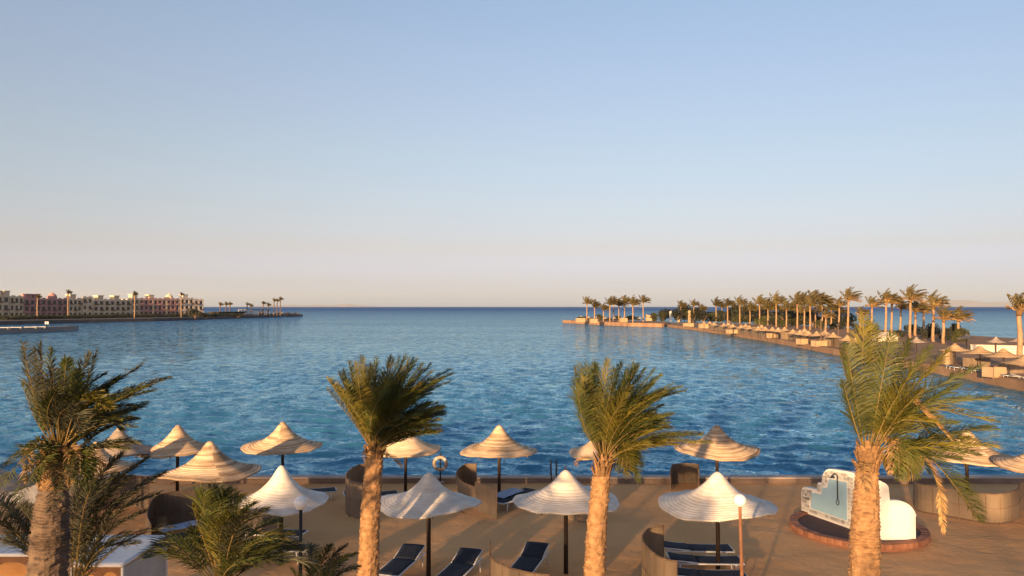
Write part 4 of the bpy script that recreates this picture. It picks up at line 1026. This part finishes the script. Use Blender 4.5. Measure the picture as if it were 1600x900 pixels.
# bushes: leaf clumps round branching stems
def bush_mesh(seed, n, m, rx, rz):
    rs = random.Random(seed); mb = MB(); lob = [(rs.uniform(-.6, .6) * rx, rs.uniform(-.5, .5) * rx, rs.uniform(.3, .75) * rz, rs.uniform(.35, .6) * rx) for _ in range(7)]
    for i in range(n):
        x, y, z, r = rs.choice(lob); d = Vector((rs.gauss(0, 1), rs.gauss(0, 1), rs.gauss(0, 1))).normalized() * r * rs.uniform(.55, 1.08)
        p = Vector((x, y, z)) + Vector((d.x, d.y, d.z * rz / rx * .7))
        if p.z < .05: p.z = .05 + rs.random() * .2
        a = Vector((rs.gauss(0, 1), rs.gauss(0, 1), rs.gauss(0, 1))).normalized(); b = a.orthogonal().normalized(); s_ = rs.uniform(.10, .2)
        mb.add([p - a*s_, p + b*s_*.6, p + a*s_, p - b*s_*.6], [(0, 1, 2, 3)])
    return mb.mesh('foliage', m)
BUSH = [bush_mesh(51, 900, M['bush'], 1.6, 1.7), bush_mesh(52, 900, M['bush_dark'], 1.6, 1.8), bush_mesh(53, 900, M['bush'], 2.0, 1.5)]
st = MB()
for q in range(5): st.tube([(0, 0, -.1), (.4 * math.cos(q*1.3), .4 * math.sin(q*1.3), .6), (.8 * math.cos(q*1.3), .8 * math.sin(q*1.3), 1.1)], [.07, .05, .02], 6)
STEM = st.mesh('stem', M['wood'])
def bush(label, u, vb, wpx, hpx, kind, group, z0=0., name='bush'):
    b = gp(u, vb, z0); s_ = wpx / FPX * b.y / 3.6; sz = hpx / FPX * b.y / 1.9
    t = empty(name, b, rnd.uniform(0, 6), label, 'bush', group)
    for nm, me in (('foliage', BUSH[kind]), ('stem', STEM)):
        o = link(nm, me, t); o.scale = (s_, s_, sz)
BS = [(1022, 502, 22, 14, 0, 'low olive bush on the spit by the steps, left of its pair'), (1036, 502, 20, 18, 0, 'taller olive bush on the spit by the steps, right of its pair'),
      (1062, 503, 28, 22, 1, 'dark upright tree-like bush left of the far white pillar on the spit'), (1082, 504, 28, 20, 0, 'brownish bush beside the far pillars on the spit'), (1099, 504, 26, 21, 1, 'darkest upright bush just before the long palm row'),
      (1192, 508, 26, 14, 0, 'bush under the long palm row, behind the first spit umbrellas'), (1205, 509, 20, 14, 1, 'dark bush under the long palm row, right of an olive one'),
      (1225, 511, 22, 12, 0, 'low bush in the middle of the long palm row'), (1280, 513, 22, 14, 0, 'low bush near the landward end of the long palm row'), (1306, 515, 20, 10, 1, 'small dark bush left of the tall lone palm on the spit'),
      (1445, 531, 26, 20, 1, 'dark bush between the thick palm pair and the mound palm'), (1474, 534, 30, 22, 1, 'dark bush right behind the short leaning palm'), (1502, 534, 34, 22, 0, 'green bush at the right end, behind the first near spit umbrella'),
      (1489, 528, 24, 24, 1, 'tall dark bush between the two short palms at right'), (1345, 522, 24, 14, 0, 'bush behind the upright frond of the right palm'), (1405, 527, 24, 12, 1, 'dark bush at the foot of the tousled palm'),
      (1366, 521, 28, 16, 1, 'dark bush left of the tousled palm on the spit'), (1425, 522, 34, 16, 0, 'wide olive bush behind the thick palm pair'), (1462, 526, 30, 22, 1, 'dark bush behind the palm on the mound'), (1325, 514, 30, 15, 1, 'dark bush behind the tall lone palm')]
for u, vb, wp, hp, kd, lb in BS: bush(lb, u, vb, wp, hp, kd, 'bushes on the spit')

# umbrellas along the spit
FC = [canopy_mesh(1.5, .85, M['straw_far'], 61 + i, 24, 8) for i in range(3)]
fp = MB(); fp.tube([(0, 0, -.1), (0, 0, 2.5)], .07, 7); FPOLE = fp.mesh('pole', M['pole'])
def far_umbrella(label, u, v, i, group, z=2.62, dz=0., sc=1., name='straw_umbrella', mesh=None, y=None):
    a = gp(u, v, z) if y is None else dp(u, v, y); t = empty(name, (a.x, a.y, dz), 0, label, 'umbrella', group)
    o = link('canopy', mesh or FC[i % 3], t, (0, 0, a.z - dz), (0, 0, i * 1.1)); o.scale = (sc, sc, 1)
    o = link('pole', FPOLE, t); o.scale = (1, 1, (a.z - dz) / 2.6)
row = [(1100, 502), (1116, 503.4), (1131, 504.6), (1145, 505.8), (1158, 507), (1171, 508), (1185, 509.6), (1196, 510.4), (1207, 510.8), (1216, 511.5), (1239, 514), (1250, 515), (1263, 516.4), (1276, 517.2), (1302, 519), (1324, 523), (1338, 526)]
for i, (u, v) in enumerate(row):
    far_umbrella('cream umbrella in the line along the spit quay, %s counted from the sea' % ORD[i], u, v, i, 'umbrellas along the spit quay')
row2 = [(1109, 501.6), (1138, 503.6), (1165, 505.6), (1190, 507), (1226, 510.5), (1257, 512.5), (1289, 515)]
for i, (u, v) in enumerate(row2):
    far_umbrella('cream umbrella in the second line behind the spit quay, %s counted from the sea' % ORD[i], u, v, i + 1, 'umbrellas in the second line on the spit')
for i, (u, v, sc, lb) in enumerate([(1492, 536, 1.25, 'first of the large sunlit umbrellas at right, beside the dark bushes'), (1531, 540, 1.3, 'second of the large sunlit umbrellas at right, tallest peak'), (1568, 544, 1.3, 'third of the large sunlit umbrellas at right'), (1603, 553, 1.35, 'large umbrella on the spit cut by the right picture edge')]):
    far_umbrella(lb, u, v, i, 'large umbrellas on the near spit', sc=sc)
FG = [canopy_mesh(1.5, .8, M['straw_grey'], 71, 24, 8)]
for i, (u, v, lb) in enumerate([(1510, 521, 'small grey umbrella beyond the bushes, leftmost above the white wall'), (1556, 526, 'small grey umbrella standing behind the white wall, middle'), (1592, 525, 'small grey umbrella behind the white wall at the right edge'), (1432, 526, 'grey umbrella at the foot of the thick palm pair')]):
    far_umbrella(lb, u, v, i, 'grey umbrellas beyond the white wall', mesh=FG[0], sc=.95, z=2.62)
# low white wall beyond the near umbrellas
p, q = gp(1517, 552), gp(1640, 556)
ww = empty('white_wall', (p.x, p.y, 0), 0, 'low white wall behind the large umbrellas at right', 'wall')
d = q - p; ang = math.atan2(d.y, d.x)
MB().box((0, 0, -.2), (d.length, .3, 1.25)).build('wall_body', M['pale'], ww, (0, 0, 0), (0, 0, ang))
MB().box((-.05, -.05, 1.252), (d.length, .35, 1.34)).build('wall_cap', M['pale'], ww, (0, 0, 0), (0, 0, ang))
p, q = gp(1372, 534), gp(1418, 537)
ww = empty('white_tent', (p.x, p.y, 0), 0, 'pale tent behind the palms, left of the thick palm pair', 'tent')
MB().add([(0,0,0),(4,0,0),(4,3,0),(0,3,0),(0,0,1.1),(4,0,1.1),(4,3,1.1),(0,3,1.1),(1.2,1.5,1.9),(2.8,1.5,1.9)], [(0,1,5,4),(1,2,6,5),(2,3,7,6),(3,0,4,7),(4,5,9,8),(5,6,9),(6,7,8,9),(7,4,8)]).build('tent_cloth', M['pale'], ww)
for x, y in ((0, 0), (4, 0), (0, 3), (4, 3)): MB().tube([(x, y, 0), (x, y, 1.2)], .05, 6).build('tent_pole', M['wood'], ww)

# boxy windbreaks, each of two short canvas sides
def far_screen(label, u0, u1, vt, vb, i, z0=.02, mk='screen_cream'):
    a, b = gp(u0, vb, z0), gp(u1, vb, z0); h = dp(u0, vt, a.y).z - z0; b.y = a.y + .25 * (b.x - a.x)
    L = (b - a).length
    t = empty('windbreak', a, math.atan2(b.y - a.y, b.x - a.x), label, 'windbreak', 'cream windbreaks on the spit')
    k = max(1, round(L / 1.4))
    for j in range(k): MB().box((L*j/k + .03, 0, .02), (L*(j+1)/k - .03, .05, h)).build('screen_panel', M[mk], t)
    for j in range(k + 1): MB().tube([(L*j/k, .025, -.1), (L*j/k, .025, h + .06)], .045, 6).build('post', M['wood'], t)
    MB().box((-.02, .06, .02), (.03, 1.4, h)).build('screen_panel', M[mk], t)
    MB().box((L - .03, .06, .02), (L + .02, 1.4, h)).build('screen_panel', M[mk], t)
scr = [(901, 915, 497, 503.4), (923, 934, 498, 504.6), (970, 981, 497, 503.6), (1070, 1085, 505, 510.6), (1095, 1108, 505.5, 513.4), (1117, 1132, 510.6, 516), (1139, 1162, 515, 521.3), (1203, 1217, 520.6, 528.8), (1251, 1264, 529.6, 538.5), (1275, 1295, 532.6, 542), (1553, 1577, 574, 590.5)]
nm = ['seaward', 'second', 'third', 'fourth', 'fifth', 'sixth', 'seventh', 'eighth', 'ninth', 'tenth', 'nearest']
for i, (u0, u1, vt, vb) in enumerate(scr):
    far_screen('cream boxy windbreak on the spit quay, %s' % (nm[i] + ' one counted from the sea' if 0 < i < 10 else ('the one nearest the open sea' if i == 0 else 'largest, among white loungers at right')), u0, u1, vt, vb, i, .32 if i < 3 else .02)
# brown canvas screens that stand in the umbrellas' shade
for i, (u0, u1, vt, vb) in enumerate([(1163, 1200, 511, 519), (1218, 1248, 517, 527), (1226, 1250, 519, 531), (1266, 1300, 522, 531), (1296, 1316, 526, 541), (1520, 1552, 560, 574), (1578, 1604, 570, 584)]):
    far_screen('brown screen in the umbrella shade on the spit, %s from the sea' % ORD[i], u0, u1, vt, vb, i, .02, 'screen')
# long reed screen that backs the quay umbrellas, and a second row of palms and shrubs behind
rowp = [gp(u, v, 2.62) for u, v in row]
def back_screen(label, pts, dx, h, mk, n):
    windbreak(label, [Vector((p.x + dx, p.y + 1.0, 0)) for p in pts], h, h, mk, n=n, group='long screens on the spit')
back_screen('long brown screen backing the spit umbrellas at their seaward half', rowp[0:9:2], 1.7, 1.7, 'screen', 22)
back_screen('long brown screen backing the spit umbrellas at their landward half', rowp[9:17:2], 1.7, 1.7, 'screen', 18)
back2 = [(1128, 474, 500), (1147, 476, 501), (1163, 479, 502), (1179, 478, 503), (1194, 480, 503), (1207, 477, 504), (1221, 481, 505), (1238, 477, 506), (1252, 480, 507), (1262, 483, 506), (1280, 478, 507), (1309, 482, 508), (1064, 473, 500), (1084, 471, 501), (1096, 478, 501)]
for i, (u, vt, vb) in enumerate(back2):
    far_palm('shorter palm in the row farther back on the spit, %s of its row' % ORD[i], u, vt, vb, i + 2, False, 'palms in the back row of the spit', 0, .2, 1.7)
for i in range(15):
    u = 1112 + i * 14.5; bush('low shrub under the palm rows of the spit, %s counted from the sea' % ORD[i], u, 503 + i * .62, 30 + 7 * (i % 3), 14 + 5 * ((i * 7) % 3), (i * 5) % 3, 'shrubs under the palm rows')
for i in range(10):
    u = 1040 + i * 29; bush('tree-like dark shrub in the background of the spit, %s counted from the sea' % ORD[i], u, np.interp(u, [1040, 1300], [499, 505]), 30 + 6 * (i % 3), 17 + 4 * ((i * 5) % 3), (1, 0, 1)[i % 3], 'background shrubs of the spit')
for i in range(7):
    u = 906 + i * 15; bush('brown scrub on the spit head, %s from its seaward end' % ORD[i], u, 500.5, 17 + 4 * (i % 2), 6 + 2 * (i % 3), (0, 2)[i % 2], 'scrub on the spit head', .3)
# rounded sunlit windbreak behind the right palm's fronds
windbreak('rounded sunlit tan windbreak under the fronds of the right palm', G([(1466, 566), (1472, 569), (1484, 570), (1492, 567), (1494, 562)]), 1.7, 1.7, 'screen_cream', n=4, group='cream windbreaks on the spit')
# far loungers: white frames with dark pads
def far_lounger(label, u, v, ang):
    p = gp(u, v); o = copy_tree(P_flat); o.location = p; o.rotation_euler = (0, 0, R(ang)); tag(o, label, 'sun lounger', 'white loungers on the spit')
for i, (u, v) in enumerate([(1500, 578), (1508, 579.5), (1517, 580.5), (1526, 582), (1537, 584), (1546, 585.5), (1583, 590), (1591, 592), (1599, 594)]):
    far_lounger('white framed lounger at the quay edge, %s in the line from the left' % ORD[i], u, v, 100 + 8 * (i % 3))
# pillars of the beach bar at the far end
def pillar(label, u, vt, vb, w_, mk='white'):
    b = gp(u, vb, .02); h = dp(u, vt, b.y).z; t = empty('gate_pillar', b, 0, label, 'pillar', 'pillars on the far spit')
    MB().box((-w_/2, -w_/2, -.1), (w_/2, w_/2, h - .5)).build('shaft', M[mk], t)
    MB().box((-w_*.62, -w_*.62, h - .5), (w_*.62, w_*.62, h - .3)).build('cap', M[mk], t)
    MB().add([(-w_*.5, -w_*.5, h-.3), (w_*.5, -w_*.5, h-.3), (w_*.5, w_*.5, h-.3), (-w_*.5, w_*.5, h-.3), (0, 0, h + .2)], [(0,1,4),(1,2,4),(2,3,4),(3,0,4)]).build('finial', M[mk], t)
pillar('tall white pillar between bushes on the far spit', 1048, 486, 502, 1.0)
pillar('short pale pillar right of the tall white one on the far spit', 1060, 492, 503, 1.0, 'screen_cream')
pillar('slim cream pillar in front of the brownish bush on the far spit', 1077, 485, 504, 1.0, 'screen_cream')
hut = gp(1013, 501, .3); ht = empty('beach_hut', hut, 0, 'small cream hut with sloping roof on the spit head beside bushes', 'hut')
MB().box((-1.2, -1.2, -.1), (1.6, 1.4, 2.2)).build('wall', M['screen_cream'], ht)
MB().add([(-1.4,-1.4,2.203),(1.8,-1.4,2.203),(1.8,1.6,2.203),(-1.4,1.6,2.203),(-1.2,-1.4,3.0),(-1.2,1.6,3.0)], [(0,1,4),(1,2,5,4),(2,3,5),(3,0,4,5),(0,3,2,1)]).build('roof', M['screen_cream'], ht)
# the spit head: thatched umbrellas low among the palms
for i, (u, v) in enumerate([(908, 493), (920, 494), (932, 494), (946, 495), (960, 495), (975, 495), (1000, 495)]):
    far_umbrella('brown umbrella among the palms on the spit head, %s from its seaward end' % ORD[i], u, v, i, 'umbrellas on the spit head', z=2.6, dz=.3, mesh=FG[0])
# lamp posts and a flag pole along the spit
for i, (u, vt, vb) in enumerate([(1283, 500, 541), (1310, 512, 531)]):
    b = gp(u, vb); h = dp(u, vt, b.y).z; t = empty('spit_pole', b, 0, 'thin bare pole on the spit, %s' % ('beside the tenth cream windbreak' if i == 0 else 'left of the tall lone palm'), 'pole')
    MB().tube([(0, 0, -.1), (0, 0, h)], .07, 7).build('shaft', M['rib'], t); MB().box((-.12, -.12, h), (.12, .12, h + .15)).build('cap', M['rib'], t)

# ================================================================ THE FAR SHORE ON THE LEFT
def building(label, A_, B_, depth, h, floors, bays, wm, tm, z0=.55, roofbits=(), win=(.62, .62), colonnade=False, tower=0):
    """a block seen from the water: piers and bands stand proud, windows sit in the openings"""
    d = B_ - A_; L = d.length; t = empty('hotel_block', (A_.x, A_.y, z0), math.atan2(d.y, d.x), label, 'building', 'hotel blocks on the far shore')
    MB().box((.3, .45, -.3), (L - .3, depth, h - .4)).build('wall', M[wm], t)
    fh = h / floors; bw = L / bays
    pw = bw * (1 - win[0]); pm = MB()
    for i in range(bays + 1):
        x = i * bw; x0, x1 = max(0, x - pw/2), min(L, x + pw/2)
        MB().box((x0, .0, -.3), (x1, .45, h - .5)).build('pier', M[tm if colonnade and i % 3 == 0 else wm], t)
    for f_ in range(floors):
        zb = f_ * fh; sill = fh * (1 - win[1]) * .6
        MB().box((0, .06, zb + (0 if f_ else -.3)), (L, .44, zb + sill)).build('band', M[wm], t)
        MB().box((0, .06, zb + sill + fh * win[1]), (L, .44, zb + fh - .003)).build('band', M[wm], t)
        for i in range(bays):
            x0, x1 = i * bw + pw/2, (i+1) * bw - pw/2; z1, z2 = zb + sill, zb + sill + fh * win[1]
            wo_ = MB().box((x0, .30, z1), (x1, .36, z2)).build('window', M['shutter'], t)
            if f_ and (i + f_) % 2 == 0:
                bl = MB().box((x0 - .2, -.9, z1 - .35), (x1 + .2, -.003, z1 - .2)).build('balcony', M[tm], t)
                MB().box((x0 - .2, -.9, z1 - .197), (x1 + .2, -.82, z1 + .55)).build('railing', M[wm if tm != wm else 'shutter'], bl)
            mid = (x0 + x1) / 2; g_ = .08
            for a, b in ((x0 + g_, mid - g_/2), (mid + g_/2, x1 - g_)):
                MB().box((a, .25, z1 + g_), (b, .295, z2 - g_)).build('pane', M['glass'], wo_)
    MB().box((-.25, -.25, h - .497), (L + .25, depth + .25, h - .1)).build('cornice', M[tm], t)
    rf = MB().box((0, 0, h - .097), (L, .4, h + .55)).build('parapet', M[wm], t)
    k = int(L / 3.2)
    for i in range(k): MB().box((L * (i + .25) / k, .02, h + .553), (L * (i + .75) / k, .38, h + 1.0)).build('merlon', M[wm], rf)
    for x, kind in roofbits:
        if kind == 'dome':
            mb = MB(); mb.smooth = True; mb.lathe([(2.4, 0), (2.4, .8), (2.5, 1.4), (2.2, 2.3), (1.5, 3.1), (.6, 3.6), (.1, 4.2), (.01, 4.5)], 20); mb.build('dome', M[tm], t, (L * x, 3, h))
        else:
            MB().box((L*x - 1.8, .5, h), (L*x + 1.8, 4, h + 2.6)).build('roof_turret', M[tm], t); MB().box((L*x - 2.1, .2, h + 2.603), (L*x + 2.1, 4.3, h + 3.0)).build('turret_cap', M[tm], t)
    return t
def FL(u): # the line of the hotel front: distance grows to the right
    y = np.interp(u, [-60, 0, 150, 320], [372, 395, 450, 520]); return Vector((ray(u, 480).x * y, y, 0))
def HT(u, v): y = FL(u).y; return dp(u, v, y).z - .55
building('brown domed hotel block at the left picture edge', FL(-50), FL(15), 16, HT(0, 463), 3, 6, 'cream', 'cream', roofbits=((.78, 'dome'), (.95, 'turret')))
building('narrow cream hotel block next to the domed one', FL(16), FL(37), 14, HT(25, 464.5), 3, 3, 'cream', 'cream')
building('long maroon hotel block with cream end piers at left', FL(38), FL(106), 14, HT(70, 468), 3, 8, 'pink', 'pink', colonnade=True, roofbits=((.12, 'turret'), (.3, 'turret'), (.72, 'dome')))
building('narrow cream hotel block between the maroon one and the tower', FL(108), FL(128), 13, HT(115, 468), 3, 3, 'cream', 'cream', roofbits=((.35, 'turret'),))
building('square cream tower block with a turret on the far shore', FL(129), FL(145), 16, HT(137, 465.5), 3, 2, 'cream', 'cream', win=(.5, .5))
building('long bright cream hotel block in the middle of the far shore', FL(146), FL(205), 14, HT(175, 469.5), 3, 7, 'cream', 'cream', roofbits=((.2, 'turret'), (.62, 'turret')))
building('small cream block with a roof turret left of the long pink one', FL(206), FL(217), 15, HT(210, 467), 3, 2, 'cream', 'cream', roofbits=((.5, 'turret'),))
building('long pink hotel block with cream piers on the far shore', FL(218), FL(281), 14, HT(250, 468), 3, 9, 'pink', 'cream', colonnade=True, roofbits=((.3, 'turret'), (.8, 'dome')))
building('pale crenellated block at the right end of the hotel row', FL(282), FL(303), 15, HT(292, 467), 3, 3, 'pale', 'pale', roofbits=((.4, 'turret'),))
building('lowest pale block stepping down at the very end of the hotel row', FL(304), FL(318), 12, HT(310, 469), 3, 2, 'pale', 'pale')
for i, (u, vt, vb, lb) in enumerate([(106, 455, 498, 'palm in front of the cream end of the maroon hotel block'), (210, 457, 497, 'palm in front of the small turreted hotel block'), (283, 458, 496, 'palm with a pale trunk at the end of the long pink block'), (58, 462, 499, 'short palm before the maroon hotel block')]):
    far_palm(lb, u, vt, vb, i, False, 'palms by the far hotels', .55, .25, .95)
# trees of the point: umbrella-crowned palms and rocks
for i, (u, vt, vb) in enumerate([(344, 474, 494), (353, 473.5, 494), (359, 473, 494), (386, 474, 493), (392, 476, 493), (411, 472, 493), (419, 475, 493), (428, 468, 493), (433, 468, 493), (438, 465.5, 493)]):
    far_palm('windswept palm on the far left point, %s from the hotels' % ORD[i], u, vt, vb, i, False, 'palms on the far left point', .55, .33, 1.05, tm='trunk_dark')
for i, (u, vb, wp, hp, lb) in enumerate([(305, 497, 26, 15, 'large dark bush at the end of the hotel row'), (322, 497, 18, 8, 'low dark bush right of the hotel row'), (334, 496.5, 16, 7, 'low dark bush left of the dark hut on the point'), (372, 496, 20, 6, 'dark low bush in front of the hut on the point')]):
    bush(lb, u, vb, wp, hp, 1, 'bushes on the far left point', .55)
a = gp(341, 494.5, .55); bb = gp(384, 493.6, .55); d = bb - a
t = empty('long_hut', a, math.atan2(d.y, d.x), 'long dark flat-roofed hut on the far left point', 'hut')
L = d.length
MB().box((0, 0, -.2), (L, 6, 2.6)).build('wall', M['dark'], t); MB().box((-.8, -.8, 2.603), (L + .8, 6.8, 3.1)).build('roof', M['dark'], t)
for i in range(6): MB().box((L*(i+.2)/6, -.06, .5), (L*(i+.8)/6, -.005, 2.1)).build('window', M['glass'], t)
a = gp(386, 493.5, .55); d = gp(421, 493, .55) - a; L = d.length
t = empty('beach_pavilion', a, math.atan2(d.y, d.x), 'white open pavilion with many posts on the far left point', 'pavilion')
MB().box((-.5, -.5, 4.2), (L + .5, 8.5, 4.5)).build('roof', M['conc'], t)
for i in range(9):
    for y in (0, 8): MB().box((L*i/8 - .18, y - .18, -.2), (L*i/8 + .18, y + .18, 4.197)).build('post', M['pale'], t)
    if i < 8:
        mb = MB(); mb.tube([(L*i/8, -.02, .3), (L*(i+1)/8, -.02, 4.0)], .12, 5); mb.tube([(L*i/8, .2, 4.0), (L*(i+1)/8, .2, .3)], .12, 5); mb.build('brace', M['pale'], t)
def rock_mesh(seed):
    bm_ = bmesh.new(); bmesh.ops.create_icosphere(bm_, subdivisions=2, radius=1)
    for v in bm_.verts: v.co *= 1 + .45 * mnoise.noise(v.co * 1.3 + Vector((seed, 0, 0)))
    me = bpy.data.meshes.new('rock'); bm_.to_mesh(me); bm_.free(); me.materials.append(M['rock']); return me
RK = [rock_mesh(i * 7.1) for i in range(4)]
for i in range(25):                                       # riprap of the point
    u = 378 + 88 * (i / 24) ** .8; p = gp(u + rnd.uniform(-2, 2), np.interp(u, [378, 466], [497, 494.4]), SEA_Z)
    t = link('boulder', RK[i % 4], None, (p.x, p.y + rnd.uniform(0, 6), SEA_Z + rnd.uniform(.3, 1.3)), (rnd.random()*3, rnd.random()*3, rnd.random()*3))
    s_ = rnd.uniform(1.0, 2.4); t.scale = (s_ * 1.3, s_, s_ * .8)
    tag(t, 'dark boulder in the rock bank of the far left point, %s from the hotels' % ORD[i], 'boulder', 'boulders of the far left point')
# planting along the far shore, one dark mass
def hedge():
    rs = random.Random(4); mb = MB()
    for i in range(9000):
        u = rs.uniform(-45, 335); b = FL(u); off = rs.uniform(8, 24)
        nn = Vector((.93, -.36, 0)); h = (1.6 + 1.6 * abs(mnoise.noise((u * .12, 0, 0))) + .9 * mnoise.noise((u * .5, 3, 0)))
        p = b + nn * off + Vector((0, 0, .5 + rs.random() ** .7 * max(.6, h)))
        a = Vector((rs.gauss(0, 1), rs.gauss(0, 1), rs.gauss(0, 1))).normalized(); c = a.orthogonal().normalized(); s_ = rs.uniform(.25, .5)
        mb.add([p - a*s_, p + c*s_*.7, p + a*s_, p - c*s_*.7], [(0, 1, 2, 3)])
    tag(mb.build('shore_planting', M['bush_dark']), 'dark strip of shrubs below the far hotels', 'shrubs', kind='stuff')
hedge()
# things on the jetty
jb = gp(73, 513, .75)
t = empty('jetty_post', jb, 0, 'dark post with a small sign at the end of the left jetty', 'post')
MB().tube([(0, 0, -.1), (0, 0, 1.9)], .14, 8).build('shaft', M['pole_black'], t); MB().box((-.5, -.08, 1.2), (.5, .08, 1.95)).build('sign_board', M['white'], t)
for i, u in enumerate((4, 24, 48, 62)):
    b = gp(u, 513.5 + .02 * (60 - u), .75); t = empty('jetty_bench', b, .3, 'low pale bench on the left jetty, %s from the picture edge' % ORD[i], 'bench', 'benches on the jetty')
    MB().box((-1.6, -.35, .45), (1.6, .35, .58)).build('seat', M['white'], t)
    for x in (-1.3, 1.3): MB().box((x - .1, -.3, 0), (x + .1, .3, .447)).build('leg', M['conc'], t)
